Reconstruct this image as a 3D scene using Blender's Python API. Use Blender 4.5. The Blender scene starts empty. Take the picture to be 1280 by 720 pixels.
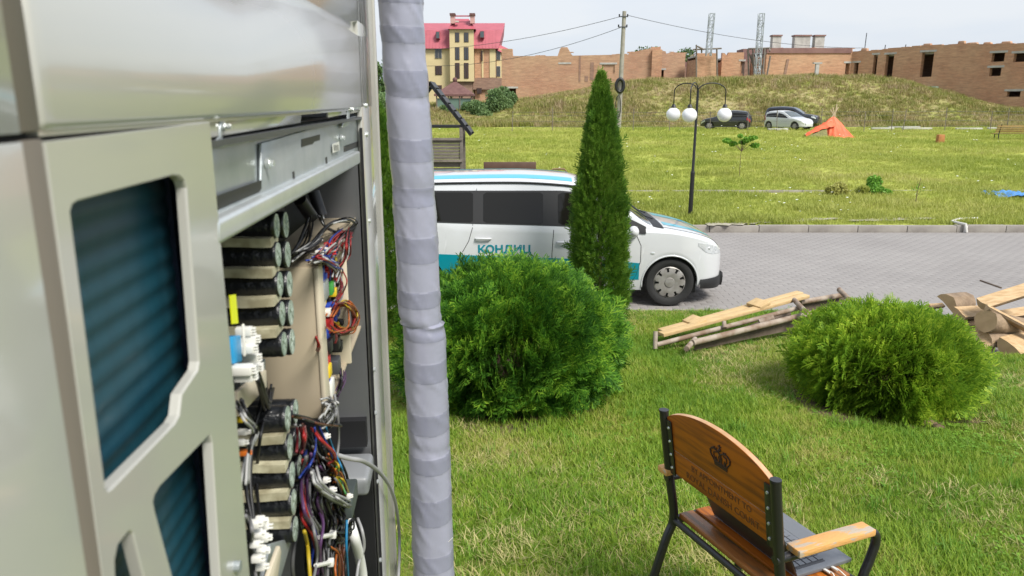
import bpy, math, random
import numpy as np
from mathutils import Vector, Matrix, noise as mn
random.seed(7); rng = np.random.default_rng(7)
R = math.radians
# ---------------------------------------------------------------- camera, world, sun, exposure
FPX, PITCH, CAMZ = 950.0, R(13.7), 2.55
sc = bpy.context.scene
cam_d = bpy.data.cameras.new('camera'); cam = bpy.data.objects.new('camera', cam_d)
sc.collection.objects.link(cam); sc.camera = cam
cam.location = (0, 0, CAMZ); cam.rotation_euler = (R(90) - PITCH, 0, 0)
cam_d.sensor_width = 36; cam_d.lens = FPX / 1280 * 36
cam_d.clip_start = 0.02; cam_d.clip_end = 3000
cam_d.dof.use_dof = True; cam_d.dof.focus_distance = 3.5; cam_d.dof.aperture_fstop = 14

SUN_EL, SUN_AZ = R(50), R(138)          # azimuth from +Y towards +X
w = bpy.data.worlds.new('World'); sc.world = w; w.use_nodes = True
nt = w.node_tree; nt.nodes.clear()
wo = nt.nodes.new('ShaderNodeOutputWorld'); bg = nt.nodes.new('ShaderNodeBackground')
sky = nt.nodes.new('ShaderNodeTexSky'); sky.sky_type = 'NISHITA'; sky.sun_disc = False
sky.sun_elevation = SUN_EL; sky.sun_rotation = SUN_AZ; sky.dust_density = 3.0; sky.air_density = 1.0
tc = nt.nodes.new('ShaderNodeTexCoord'); mp = nt.nodes.new('ShaderNodeMapping'); mp.inputs['Scale'].default_value = (1, 1, 4.5)
n1 = nt.nodes.new('ShaderNodeTexNoise'); n1.inputs['Scale'].default_value = 1.7; n1.inputs['Detail'].default_value = 6
cr = nt.nodes.new('ShaderNodeValToRGB'); cr.color_ramp.elements[0].position = .36; cr.color_ramp.elements[1].position = .62
cr.color_ramp.elements[0].color = (3.7, 4.35, 5.3, 1); cr.color_ramp.elements[1].color = (5.1, 5.3, 5.6, 1)
mixc = nt.nodes.new('ShaderNodeMix'); mixc.data_type = 'RGBA'; mixc.inputs[0].default_value = .86
nt.links.new(tc.outputs['Generated'], mp.inputs['Vector']); nt.links.new(mp.outputs[0], n1.inputs['Vector'])
nt.links.new(n1.outputs['Fac'], cr.inputs[0]); nt.links.new(sky.outputs[0], mixc.inputs[6]); nt.links.new(cr.outputs[0], mixc.inputs[7])
nt.links.new(mixc.outputs[2], bg.inputs['Color']); bg.inputs['Strength'].default_value = 0.10
nt.links.new(bg.outputs[0], wo.inputs['Surface'])
sd = bpy.data.lights.new('sun', 'SUN'); sun = bpy.data.objects.new('sun', sd); sc.collection.objects.link(sun)
sd.energy = 2.7; sd.angle = R(20); sd.color = (1, .96, .89)
sdir = Vector((math.cos(SUN_EL) * math.sin(SUN_AZ), math.cos(SUN_EL) * math.cos(SUN_AZ), math.sin(SUN_EL)))
sun.rotation_euler = sdir.to_track_quat('Z', 'Y').to_euler(); sun.location = sdir * 30
sc.view_settings.view_transform = 'Standard'; sc.view_settings.look = 'None'
sc.view_settings.exposure = 0.80; sc.view_settings.gamma = 1
sc.cycles.max_bounces = 6; sc.cycles.diffuse_bounces = 3; sc.cycles.glossy_bounces = 3; sc.cycles.transmission_bounces = 4
sc.cycles.transparent_max_bounces = 8; sc.cycles.volume_bounces = 0
sc.cycles.use_denoising = True

# ---------------------------------------------------------------- helpers
col = sc.collection
FWD = Vector((0, math.cos(PITCH), -math.sin(PITCH))); UPV = Vector((0, math.sin(PITCH), math.cos(PITCH)))
CAMP = Vector((0, 0, CAMZ))
def ray(px, py): return FWD + Vector((1, 0, 0)) * ((px - 640) / FPX) - UPV * ((py - 360) / FPX)
def at(px, py, Y):
    d = ray(px, py); return CAMP + d * (Y / d.y)
def atz(px, py, z=0.0):
    d = ray(px, py); return CAMP + d * ((z - CAMZ) / d.z)

def tag(o, label=None, cat=None, group=None, kind=None):
    if label: o['label'] = label
    if cat: o['category'] = cat
    if group: o['group'] = group
    if kind: o['kind'] = kind
    return o
def empty(name, loc=(0, 0, 0), rz=0.0, label=None, cat=None, group=None):
    o = bpy.data.objects.new(name, None); col.objects.link(o); o.location = loc; o.rotation_euler = (0, 0, rz)
    o.empty_display_size = .1
    return tag(o, label, cat, group)
def mkobj(name, me, mats, parent=None, smooth=False):
    if not isinstance(mats, (list, tuple)): mats = [mats]
    if len(me.materials) == 0:
        for m in mats: me.materials.append(m)
    if smooth:
        me.polygons.foreach_set('use_smooth', [True] * len(me.polygons))
        if smooth is not True: me.set_sharp_from_angle(angle=R(smooth))
    o = bpy.data.objects.new(name, me); col.objects.link(o); o.parent = parent
    return o
class MB:
    def __init__(s): s.v = []; s.f = []; s.m = []; s.mi = 0
    def add(s, vs, fs):
        b = len(s.v); s.v.extend([tuple(v) for v in vs]); s.f.extend([tuple(b + i for i in f) for f in fs]); s.m.extend([s.mi] * len(fs)); return s
    def box(s, c, sz, rot=None, taper=1.0):
        hx, hy, hz = sz[0] / 2, sz[1] / 2, sz[2] / 2
        vs = [Vector((x * hx * (taper if z > 0 else 1), y * hy * (taper if z > 0 else 1), z * hz)) for z in (-1, 1) for y in (-1, 1) for x in (-1, 1)]
        if rot is not None: vs = [rot @ v for v in vs]
        c = Vector(c)
        return s.add([v + c for v in vs], [(0, 2, 3, 1), (4, 5, 7, 6), (0, 1, 5, 4), (2, 6, 7, 3), (0, 4, 6, 2), (1, 3, 7, 5)])
    def bar(s, a, b, wd, ht, up=(0, 0, 1)):
        a, b = Vector(a), Vector(b); d = (b - a); L = d.length; d.normalize(); up = Vector(up)
        if abs(d.dot(up)) > .99: up = Vector((1, 0, 0))
        sx = d.cross(up).normalized(); uz = sx.cross(d).normalized()
        rot = Matrix((sx, d, uz)).transposed()
        return s.box((a + b) / 2, (wd, L, ht), rot)
    def tube(s, pts, r, n=8, caps=True, closed=False):
        pts = [Vector(p) for p in pts]; N = len(pts); rs = r if isinstance(r, (list, tuple)) else [r] * N
        b = []; prev = None
        for i, p in enumerate(pts):
            if closed: t = pts[(i + 1) % N] - pts[i - 1]
            else: t = pts[min(i + 1, N - 1)] - pts[max(i - 1, 0)]
            if t.length < 1e-9: t = Vector((0, 0, 1))
            t.normalize()
            if prev is None:
                a = Vector((0, 0, 1)) if abs(t.z) < .9 else Vector((1, 0, 0)); u = t.cross(a).normalized()
            else:
                u = prev - t * prev.dot(t)
                u = u.normalized() if u.length > 1e-6 else t.orthogonal().normalized()
            prev = u; v = t.cross(u)
            for k in range(n):
                q = 2 * math.pi * k / n; b.append(p + (u * math.cos(q) + v * math.sin(q)) * rs[i])
        fs = []
        for i in range(N if closed else N - 1):
            j = (i + 1) % N
            for k in range(n):
                fs.append((i * n + k, i * n + (k + 1) % n, j * n + (k + 1) % n, j * n + k))
        if caps and not closed:
            fs.append(tuple(reversed(range(n)))); fs.append(tuple((N - 1) * n + k for k in range(n)))
        return s.add(b, fs)
    def sphere(s, c, r, nu=16, nv=10, sq=(1, 1, 1)):
        vs = []; fs = []
        for j in range(nv + 1):
            th = math.pi * j / nv
            for i in range(nu):
                ph = 2 * math.pi * i / nu
                vs.append((c[0] + r * sq[0] * math.sin(th) * math.cos(ph), c[1] + r * sq[1] * math.sin(th) * math.sin(ph), c[2] + r * sq[2] * math.cos(th)))
        for j in range(nv):
            for i in range(nu):
                fs.append((j * nu + i, (j + 1) * nu + i, (j + 1) * nu + (i + 1) % nu, j * nu + (i + 1) % nu))
        return s.add(vs, fs)
    def prism(s, poly, ext):            # poly: 3D points, ext: vector
        n = len(poly); e = Vector(ext); vs = [Vector(p) for p in poly] + [Vector(p) + e for p in poly]
        fs = [tuple(range(n)), tuple(reversed(range(n, 2 * n)))] + [(i, (i + 1) % n, n + (i + 1) % n, n + i) for i in range(n)]
        return s.add(vs, fs)
    def mesh(s, name):
        me = bpy.data.meshes.new(name); me.from_pydata(s.v, [], s.f); me.polygons.foreach_set('material_index', s.m); me.update(); return me
    def build(s, name, mats, parent=None, smooth=False, bevel=0, fix=False, seg=2):
        me = s.mesh(name)
        if fix or bevel:
            import bmesh
            bm = bmesh.new(); bm.from_mesh(me)
            if fix: bmesh.ops.recalc_face_normals(bm, faces=bm.faces)
            if bevel:
                es = [e for e in bm.edges if len(e.link_faces) == 2 and e.calc_face_angle(0) > .6]
                bmesh.ops.bevel(bm, geom=es, offset=bevel, segments=seg, affect='EDGES', profile=.5, clamp_overlap=True)
            bm.to_mesh(me); bm.free()
            if bevel and not smooth: smooth = 40
        return mkobj(name, me, mats, parent, smooth)
def fastmesh(name, V, F, mats, parent=None, mi=None, smooth=False):
    V = np.asarray(V, dtype=np.float32); F = np.asarray(F, dtype=np.int32); k = F.shape[1]
    me = bpy.data.meshes.new(name); me.vertices.add(len(V)); me.vertices.foreach_set('co', V.ravel())
    me.loops.add(F.size); me.loops.foreach_set('vertex_index', F.ravel())
    me.polygons.add(len(F)); me.polygons.foreach_set('loop_start', np.arange(len(F), dtype=np.int32) * k)
    me.polygons.foreach_set('loop_total', np.full(len(F), k, dtype=np.int32))
    if mi is not None: me.polygons.foreach_set('material_index', np.asarray(mi, dtype=np.int32))
    me.update(calc_edges=True)
    return mkobj(name, me, mats, parent, smooth)
def dup(o, loc=None, rz=None, label=None, parent=None):
    def cp(a, par):
        c = a.copy(); col.objects.link(c); c.parent = par
        for ch in a.children: cp(ch, c)
        return c
    c = cp(o, parent)
    if loc is not None: c.location = loc
    if rz is not None: c.rotation_euler = (0, 0, rz)
    if label: c['label'] = label
    return c
def spline(pts, n=8):
    P = [Vector(p) for p in pts]; P = [2 * P[0] - P[1]] + P + [2 * P[-1] - P[-2]]; out = []
    for i in range(1, len(P) - 2):
        for k in range(n):
            t = k / n; a, b, c, d = P[i - 1], P[i], P[i + 1], P[i + 2]
            out.append(.5 * ((2 * b) + (c - a) * t + (2 * a - 5 * b + 4 * c - d) * t * t + (-a + 3 * b - 3 * c + d) * t ** 3))
    out.append(P[-2]); return out

# materials ------------------------------------------------------
MC = {}
def mat(name, c, rough=.6, metal=0, c2=None, ns=8, nd=4, bump=0, bs=40, coat=0, spec=.5, ramp=(.35, .65), stretch=None, island=0, rvar=0, coords='Object', dist=.01, crough=.05):
    m = bpy.data.materials.new(name); m.use_nodes = True; t = m.node_tree; b = t.nodes['Principled BSDF']
    b.inputs['Base Color'].default_value = (*c, 1); b.inputs['Roughness'].default_value = rough; b.inputs['Metallic'].default_value = metal
    b.inputs['Coat Weight'].default_value = coat; b.inputs['Coat Roughness'].default_value = crough; b.inputs['Specular IOR Level'].default_value = spec
    tcn = t.nodes.new('ShaderNodeTexCoord'); mpn = t.nodes.new('ShaderNodeMapping'); t.links.new(tcn.outputs[coords], mpn.inputs[0])
    if stretch: mpn.inputs['Scale'].default_value = stretch
    out = None
    if c2 is not None:
        n = t.nodes.new('ShaderNodeTexNoise'); n.inputs['Scale'].default_value = ns; n.inputs['Detail'].default_value = nd; t.links.new(mpn.outputs[0], n.inputs['Vector'])
        rp = t.nodes.new('ShaderNodeValToRGB'); rp.color_ramp.elements[0].position = ramp[0]; rp.color_ramp.elements[1].position = ramp[1]
        rp.color_ramp.elements[0].color = (*c, 1); rp.color_ramp.elements[1].color = (*c2, 1)
        t.links.new(n.outputs['Fac'], rp.inputs[0]); out = rp.outputs[0]
        if rvar:
            mr = t.nodes.new('ShaderNodeMapRange'); mr.inputs[3].default_value = rough - rvar; mr.inputs[4].default_value = rough + rvar
            t.links.new(n.outputs['Fac'], mr.inputs[0]); t.links.new(mr.outputs[0], b.inputs['Roughness'])
    if island:
        g = t.nodes.new('ShaderNodeNewGeometry'); hs = t.nodes.new('ShaderNodeHueSaturation')
        mr = t.nodes.new('ShaderNodeMapRange'); mr.inputs[3].default_value = 1 - island; mr.inputs[4].default_value = 1 + island
        t.links.new(g.outputs['Random Per Island'], mr.inputs[0]); t.links.new(mr.outputs[0], hs.inputs['Value'])
        if out is not None: t.links.new(out, hs.inputs['Color'])
        else: hs.inputs['Color'].default_value = (*c, 1)
        out = hs.outputs[0]
    if out is not None: t.links.new(out, b.inputs['Base Color'])
    if bump:
        n = t.nodes.new('ShaderNodeTexNoise'); n.inputs['Scale'].default_value = bs; n.inputs['Detail'].default_value = 5; t.links.new(mpn.outputs[0], n.inputs['Vector'])
        bp = t.nodes.new('ShaderNodeBump'); bp.inputs['Strength'].default_value = bump; bp.inputs['Distance'].default_value = dist
        t.links.new(n.outputs['Fac'], bp.inputs['Height']); t.links.new(bp.outputs[0], b.inputs['Normal'])
    MC[name] = m; return m
def leafmat(name, c, c2, ns=3, trans=.3, var=.35, obj_random=False, rough=.55, coords='Object', c3=None):
    m = bpy.data.materials.new(name); m.use_nodes = True; t = m.node_tree; t.nodes.clear()
    o = t.nodes.new('ShaderNodeOutputMaterial'); d = t.nodes.new('ShaderNodeBsdfPrincipled'); tr = t.nodes.new('ShaderNodeBsdfTranslucent'); mx = t.nodes.new('ShaderNodeMixShader')
    d.inputs['Roughness'].default_value = rough; d.inputs['Specular IOR Level'].default_value = .35
    mx.inputs[0].default_value = trans
    if obj_random: oi = t.nodes.new('ShaderNodeObjectInfo'); rnd = oi.outputs['Random']; pos = oi.outputs['Location']
    else:
        g = t.nodes.new('ShaderNodeNewGeometry'); rnd = g.outputs['Random Per Island']; tcn = t.nodes.new('ShaderNodeTexCoord'); pos = tcn.outputs[coords]
    n = t.nodes.new('ShaderNodeTexNoise'); n.inputs['Scale'].default_value = ns; n.inputs['Detail'].default_value = 3; t.links.new(pos, n.inputs['Vector'])
    ad = t.nodes.new('ShaderNodeMath'); ad.operation = 'MULTIPLY_ADD'; ad.inputs[1].default_value = var; t.links.new(rnd, ad.inputs[0])
    sb = t.nodes.new('ShaderNodeMath'); sb.operation = 'SUBTRACT'; sb.inputs[1].default_value = var / 2; t.links.new(n.outputs['Fac'], sb.inputs[0]); t.links.new(sb.outputs[0], ad.inputs[2])
    rp = t.nodes.new('ShaderNodeValToRGB'); rp.color_ramp.elements[0].position = .32; rp.color_ramp.elements[1].position = .62
    rp.color_ramp.elements[0].color = (*c, 1); rp.color_ramp.elements[1].color = (*c2, 1)
    if c3: e = rp.color_ramp.elements.new(.78); e.color = (*c3, 1)
    t.links.new(ad.outputs[0], rp.inputs[0])
    t.links.new(rp.outputs[0], d.inputs['Base Color']); t.links.new(rp.outputs[0], tr.inputs['Color'])
    t.links.new(d.outputs[0], mx.inputs[1]); t.links.new(tr.outputs[0], mx.inputs[2]); t.links.new(mx.outputs[0], o.inputs['Surface'])
    MC[name] = m; return m
def brickmat(name, c1, c2, mortar, stain):
    m = mat(name, c1, .9); t = m.node_tree; b = t.nodes['Principled BSDF']
    tcn = t.nodes.new('ShaderNodeTexCoord'); mpn = t.nodes.new('ShaderNodeMapping'); mpn.inputs['Rotation'].default_value = (R(90), 0, 0)
    t.links.new(tcn.outputs['Object'], mpn.inputs[0])
    br = t.nodes.new('ShaderNodeTexBrick'); br.inputs['Scale'].default_value = 1; br.inputs['Brick Width'].default_value = .26; br.inputs['Row Height'].default_value = .085
    br.inputs['Mortar Size'].default_value = .012; br.inputs['Color1'].default_value = (*c1, 1); br.inputs['Color2'].default_value = (*c2, 1); br.inputs['Mortar'].default_value = (*mortar, 1)
    t.links.new(mpn.outputs[0], br.inputs[0])
    n = t.nodes.new('ShaderNodeTexNoise'); n.inputs['Scale'].default_value = .35; n.inputs['Detail'].default_value = 8; t.links.new(tcn.outputs['Object'], n.inputs['Vector'])
    rp = t.nodes.new('ShaderNodeValToRGB'); rp.color_ramp.elements[0].position = .38; rp.color_ramp.elements[1].position = .68
    mx = t.nodes.new('ShaderNodeMix'); mx.data_type = 'RGBA'; t.links.new(n.outputs['Fac'], rp.inputs[0]); t.links.new(rp.outputs[0], mx.inputs[0])
    mx2 = t.nodes.new('ShaderNodeMix'); mx2.data_type = 'RGBA'; mx2.inputs[0].default_value = .55; mx2.inputs[7].default_value = (*stain, 1)
    t.links.new(br.outputs[0], mx2.inputs[6]); t.links.new(br.outputs[0], mx.inputs[6]); t.links.new(mx2.outputs[2], mx.inputs[7])
    n2 = t.nodes.new('ShaderNodeTexNoise'); n2.inputs['Scale'].default_value = .9; n2.inputs['Detail'].default_value = 9; n2.inputs['Roughness'].default_value = .8; mp2 = t.nodes.new('ShaderNodeMapping'); mp2.inputs['Scale'].default_value = (1, 1, 5.5); t.links.new(tcn.outputs['Object'], mp2.inputs[0]); t.links.new(mp2.outputs[0], n2.inputs['Vector'])
    hs = t.nodes.new('ShaderNodeHueSaturation'); mr = t.nodes.new('ShaderNodeMapRange'); mr.inputs[1].default_value = .3; mr.inputs[2].default_value = .7; mr.inputs[3].default_value = .62; mr.inputs[4].default_value = 1.4
    t.links.new(n2.outputs['Fac'], mr.inputs[0]); t.links.new(mr.outputs[0], hs.inputs['Value']); t.links.new(mx.outputs[2], hs.inputs['Color'])
    t.links.new(hs.outputs[0], b.inputs['Base Color']); return m
def textmesh(name, body, size, m, parent, mw, ext=.0008, bold=0.0, align='LEFT', sx=1.0):
    cu = bpy.data.curves.new(name, 'FONT'); cu.body = body; cu.size = size; cu.extrude = ext; cu.offset = bold; cu.align_x = align
    cu.resolution_u = 3
    o = bpy.data.objects.new(name + '_src', cu); col.objects.link(o)
    me = bpy.data.meshes.new_from_object(o.evaluated_get(bpy.context.evaluated_depsgraph_get()))
    bpy.data.objects.remove(o); me.name = name; me.materials.clear()
    me.transform(Matrix.Diagonal((sx, 1, 1, 1))); me.transform(mw)
    return mkobj(name, me, m, parent)
def points_scatter(name, P, S, Rz, src, parent=None, lean=None, idx=None):
    """one object whose vertices carry instances of small source meshes"""
    me = bpy.data.meshes.new(name); me.vertices.add(len(P)); me.vertices.foreach_set('co', np.asarray(P, np.float32).ravel())
    a = me.attributes.new('scl', 'FLOAT', 'POINT'); a.data.foreach_set('value', np.asarray(S, np.float32))
    rot = np.zeros((len(P), 3), np.float32); rot[:, 2] = Rz
    if lean is not None: rot[:, :2] = lean
    a = me.attributes.new('rot', 'FLOAT_VECTOR', 'POINT'); a.data.foreach_set('vector', rot.ravel())
    me.update(); o = bpy.data.objects.new(name, me); col.objects.link(o); o.parent = parent
    sc_ = bpy.data.collections.new(name + '_source')
    for s in src: sc_.objects.link(s)
    ng = bpy.data.node_groups.new(name, 'GeometryNodeTree')
    ng.interface.new_socket('Geometry', in_out='INPUT', socket_type='NodeSocketGeometry'); ng.interface.new_socket('Geometry', in_out='OUTPUT', socket_type='NodeSocketGeometry')
    gi = ng.nodes.new('NodeGroupInput'); go = ng.nodes.new('NodeGroupOutput'); ip = ng.nodes.new('GeometryNodeInstanceOnPoints'); ci = ng.nodes.new('GeometryNodeCollectionInfo')
    ci.inputs['Collection'].default_value = sc_; ci.inputs['Separate Children'].default_value = True; ci.inputs['Reset Children'].default_value = True
    ip.inputs['Pick Instance'].default_value = True
    ns_ = ng.nodes.new('GeometryNodeInputNamedAttribute'); ns_.data_type = 'FLOAT'; ns_.inputs['Name'].default_value = 'scl'
    nr = ng.nodes.new('GeometryNodeInputNamedAttribute'); nr.data_type = 'FLOAT_VECTOR'; nr.inputs['Name'].default_value = 'rot'
    L = ng.links; L.new(gi.outputs[0], ip.inputs['Points']); L.new(ci.outputs[0], ip.inputs['Instance'])
    L.new(ns_.outputs[0], ip.inputs['Scale']); L.new(nr.outputs[0], ip.inputs['Rotation']); L.new(ip.outputs[0], go.inputs[0])
    md = o.modifiers.new('scatter', 'NODES'); md.node_group = ng
    return o
def srcobj(name, V, F, m):
    o = fastmesh(name, V, F, m); col.objects.unlink(o); return o

# ---------------------------------------------------------------- materials
ac_white = mat('ac_enamel', (.42, .415, .375), .22, c2=(.44, .435, .395), ns=3, coat=.75, crough=.08, spec=.6, bump=.12, bs=7, dist=.0012)
ac_brown_refl = mat('painted_brown_reflection', (.17, .145, .115), .6)  # taupe colour stands in for a brown reflection on the enamel
steel = mat('galvanised_steel', (.36, .40, .41), .38, .55, c2=(.43, .46, .47), ns=30, bump=.05, bs=200)
steel_b = mat('bright_galvanised', (.55, .58, .58), .3, .6, c2=(.62, .65, .64), ns=30)
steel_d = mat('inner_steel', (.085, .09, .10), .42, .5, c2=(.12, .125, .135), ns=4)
dark = mat('black_plastic', (.012, .012, .014), .45)
darkgap = mat('rubber_seal', (.01, .01, .012), .7)
coilm = mat('coil_fins', (.006, .050, .075), .5, .1, c2=(.007, .055, .082), ns=200, stretch=(1, 1, .02), ramp=(.4, .6))
coil_side = mat('coil_bracket', (.012, .02, .05), .45, .3)
cap_body = mat('capacitor_sleeve', (.010, .011, .013), .30, bump=.4, bs=150, dist=.004)
cap_end = mat('capacitor_vent', (.24, .31, .25), .4, .2, c2=(.48, .54, .48), ns=60)
cream = mat('cream_felt', (.55, .52, .36), .85, c2=(.30, .27, .17), ns=55, bump=.2, bs=100, dist=.003)
tray_m = mat('beige_tray', (.45, .38, .27), .5)
tray_l = mat('pale_beige_tray', (.60, .53, .40), .5)
wplas = mat('white_connector', (.72, .71, .66), .4)
pcb = mat('circuit_board', (.05, .06, .04), .5)
def plainm(n, c, r=.4, me=0): return MC.get(n) or mat(n, c, r, me)
COL = dict(red=(.5, .02, .02), blue=(.02, .06, .4), black=(.012, .012, .014), white=(.7, .7, .68), orange=(.65, .16, .02), brown=(.16, .05, .02),
           yellow=(.7, .5, .02), purple=(.13, .05, .16), grey=(.3, .3, .3), cyan=(.02, .3, .6), green=(.05, .3, .05), lime=(.75, .8, .02), maroon=(.25, .02, .03), pink=(.5, .2, .2))
def cm(k): return plainm('plastic_' + k, COL[k])
# ---------------------------------------------------------------- ground
def sstep(a, b, x):
    t = np.clip((x - a) / (b - a), 0, 1); return t * t * (3 - 2 * t)
def lawn_z(x, y):
    z = .55 - .0754 * (np.asarray(y, float) - 2.3)
    z = np.where(np.asarray(y) < 1.6, .603, z)
    z = np.minimum(z, .603)
    return z + .012 * np.sin(np.asarray(x) * 2.3 + 1) * np.cos(np.asarray(y) * 1.9)
def field_z(x, y):
    y = np.asarray(y, float); x = np.asarray(x, float)
    z = np.interp(y, [15.3, 21, 45, 62, 70], [.12, .16, .40, .50, .55])
    return z + .03 * np.sin(x * .7 + y * .3) * sstep(16, 20, y) + .05 * np.sin(x * .23 + 2) * np.sin(y * .19) * sstep(18, 26, y)
MX = np.array([(p - 640) / FPX * 82.6 for p in (300, 500, 600, 640, 700, 760, 850, 1000, 1060, 1110, 1150, 1200, 1280, 1500)])
MZ = np.array([1.6, 2.0, 2.3, 2.5, 3.4, 4.2, 4.95, 5.15, 5.15, 4.8, 3.9, 2.8, 2.4, 2.0])
def rough(x, y, s, seed=0):
    return np.array([mn.noise(Vector((a * s + seed, b * s, seed * .7))) for a, b in zip(np.ravel(x), np.ravel(y))]).reshape(np.shape(x))
def mound_z(x, y):
    top = np.interp(x, MX, MZ); t = sstep(66.5, 84, y); base = field_z(x, np.minimum(y, 66.5))
    n = rough(x, y, .35, 3) * .8 + rough(x, y, 1.1, 5) * .3
    return base + (top - base) * t + n * (t * (1.2 - t))
def sheet(name, xs, ys, zf, m, mask=None, thick=0, parent=None, smooth=True):
    X, Y = np.meshgrid(xs, ys); Z = zf(X, Y) if callable(zf) else np.full(X.shape, zf)
    V = np.stack([X, Y, Z], -1).reshape(-1, 3); nx, ny = len(xs), len(ys); F = []
    for j in range(ny - 1):
        for i in range(nx - 1):
            if mask is None or mask((xs[i] + xs[i + 1]) / 2, (ys[j] + ys[j + 1]) / 2): F.append((j * nx + i, j * nx + i + 1, (j + 1) * nx + i + 1, (j + 1) * nx + i))
    o = fastmesh(name, V, F, m, parent, smooth=smooth); return o
def grassground(name, cols, scale1, scale2):
    m = mat(name, cols[0], .95, spec=.1); t = m.node_tree; b = t.nodes['Principled BSDF']; tcn = t.nodes.new('ShaderNodeTexCoord')
    prev = None
    for k, (c, s, lo, hi) in enumerate(cols[1:]):
        n = t.nodes.new('ShaderNodeTexNoise'); n.inputs['Scale'].default_value = s; n.inputs['Detail'].default_value = 8; n.inputs['Roughness'].default_value = .65
        mpn = t.nodes.new('ShaderNodeMapping'); mpn.inputs['Location'].default_value = (k * 7.3, k * 3.1, 0); t.links.new(tcn.outputs['Object'], mpn.inputs[0]); t.links.new(mpn.outputs[0], n.inputs['Vector'])
        mr = t.nodes.new('ShaderNodeMapRange'); mr.inputs[1].default_value = lo; mr.inputs[2].default_value = hi; t.links.new(n.outputs['Fac'], mr.inputs[0])
        mx = t.nodes.new('ShaderNodeMix'); mx.data_type = 'RGBA'; mx.inputs[7].default_value = (*c, 1); t.links.new(mr.outputs[0], mx.inputs[0])
        if prev is None: mx.inputs[6].default_value = (*cols[0], 1)
        else: t.links.new(prev, mx.inputs[6])
        prev = mx.outputs[2]
    t.links.new(prev, b.inputs['Base Color'])
    n = t.nodes.new('ShaderNodeTexNoise'); n.inputs['Scale'].default_value = scale1; n.inputs['Detail'].default_value = 6; t.links.new(tcn.outputs['Object'], n.inputs['Vector'])
    bp = t.nodes.new('ShaderNodeBump'); bp.inputs['Strength'].default_value = .7; bp.inputs['Distance'].default_value = scale2
    t.links.new(n.outputs['Fac'], bp.inputs['Height']); t.links.new(bp.outputs[0], b.inputs['Normal']); return m
lawn_m = grassground('lawn_soil', [(.10, .14, .02), ((.17, .18, .045), 1.3, .4, .62), ((.20, .16, .07), 5, .56, .8)], 30, .02)
field_m = grassground('field_grass_ground', [(.30, .34, .06), ((.40, .42, .10), .16, .38, .62), ((.22, .30, .03), .5, .5, .7), ((.36, .33, .11), .9, .6, .78)], 6, .08)
mound_m = grassground('embankment_dry_grass', [(.24, .26, .06), ((.33, .28, .13), .35, .42, .6), ((.20, .155, .09), .8, .55, .7), ((.38, .34, .18), 2.5, .52, .7)], 3, .25)
asph_m = mat('paving_sand', (.21, .187, .173), .95, c2=(.24, .215, .20), ns=25, bump=.2)
paver_m = mat('paver_concrete', (.245, .228, .218), .85, c2=(.28, .262, .25), ns=.6, bump=.15, bs=60, island=.035)
kerb_m = mat('kerb_concrete', (.24, .215, .19), .9, c2=(.31, .285, .25), ns=5, bump=.3, bs=30, island=.08)

LX = 4.0   # right of this the lawn stops nearer the camera and paving takes over
def edge_y(x): return 9.1 if x < LX else 6.95 + .12 * math.sin(x * 1.7)
tag(sheet('ground', np.linspace(-600, 600, 25), np.concatenate([[-60, -20, 0, 9, 15, 60, 110], np.linspace(200, 1500, 8)]), -.25, mat('far_ground', (.09, .12, .04), .95, c2=(.13, .13, .05), ns=.05)), kind='structure')
tag(sheet('lawn', np.arange(-9, 12.01, .25), np.concatenate([np.arange(-6, 6.9, .25), [6.95], np.arange(7.1, 9.11, .2)]), lawn_z, lawn_m, mask=lambda x, y: x < LX or y < 6.95), kind='structure')
road = tag(sheet('road', np.linspace(-70, 70, 15), np.array([6.5, 9.05, 12, 15.25]), -.0025, asph_m), kind='structure')
field = tag(sheet('field', np.linspace(-45, 70, 116), np.concatenate([[15.38], np.arange(16, 67, 1.0)]), field_z, field_m), kind='structure')
tag(sheet('embankment', np.linspace(-48, 75, 160), np.linspace(65.9, 96, 45), mound_z, mound_m), kind='structure')

# pavers: real blocks on the road; the largest 300 singly
pv = []
for j in range(int((15.2 - 6.98) / .105)):
    y = 6.99 + .0525 + j * .105
    x0 = -8.0 if y > 9.1 else LX + .05
    half = (j % 2) * .1025
    xmin = max(x0, -.62 * y - .5); xmax = .70 * y + .6
    x = math.floor(xmin / .205) * .205 + half
    while x < xmax:
        if x > x0 + .1: pv.append((x + .1, y))
        x += .205
def vis_rank(p):
    x, y = p; px = 640 + FPX * x / (y * .9715 + .6)
    hidden = px < 900 and y < 11.6 or px < 540 or px > 1290 or (990 < px < 1150 and y < 9.2) or (y < 9.15 and px < 1235)
    return (hidden, y)
pv.sort(key=vis_rank)
pm = MB().box((0, 0, 0), (.1, .1, .1)); pm = MB()
a_, b_, h_ = .1012, .0512, .012
pm.add([(-a_, -b_, -.03), (a_, -b_, -.03), (a_, b_, -.03), (-a_, b_, -.03), (-a_, -b_, 0), (a_, -b_, 0), (a_, b_, 0), (-a_, b_, 0), (-a_ + .003, -b_ + .003, .0018), (a_ - .003, -b_ + .003, .0018), (a_ - .003, b_ - .003, .0018), (-a_ + .003, b_ - .003, .0018)],
       [(0, 1, 5, 4), (1, 2, 6, 5), (2, 3, 7, 6), (3, 0, 4, 7), (4, 5, 9, 8), (5, 6, 10, 9), (6, 7, 11, 10), (7, 4, 8, 11), (8, 9, 10, 11)])
pme = pm.mesh('paver'); pme.materials.append(paver_m)
for x, y in pv[:300]:
    o = bpy.data.objects.new('paver', pme); col.objects.link(o); o.parent = road
    o.location = (x, y, random.uniform(-.0005, .0005)); o.rotation_euler = (random.uniform(-.0015, .0015), random.uniform(-.0015, .0015), random.uniform(-.005, .005))
V0 = np.array(pm.v); F0 = np.array(pm.f)
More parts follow.
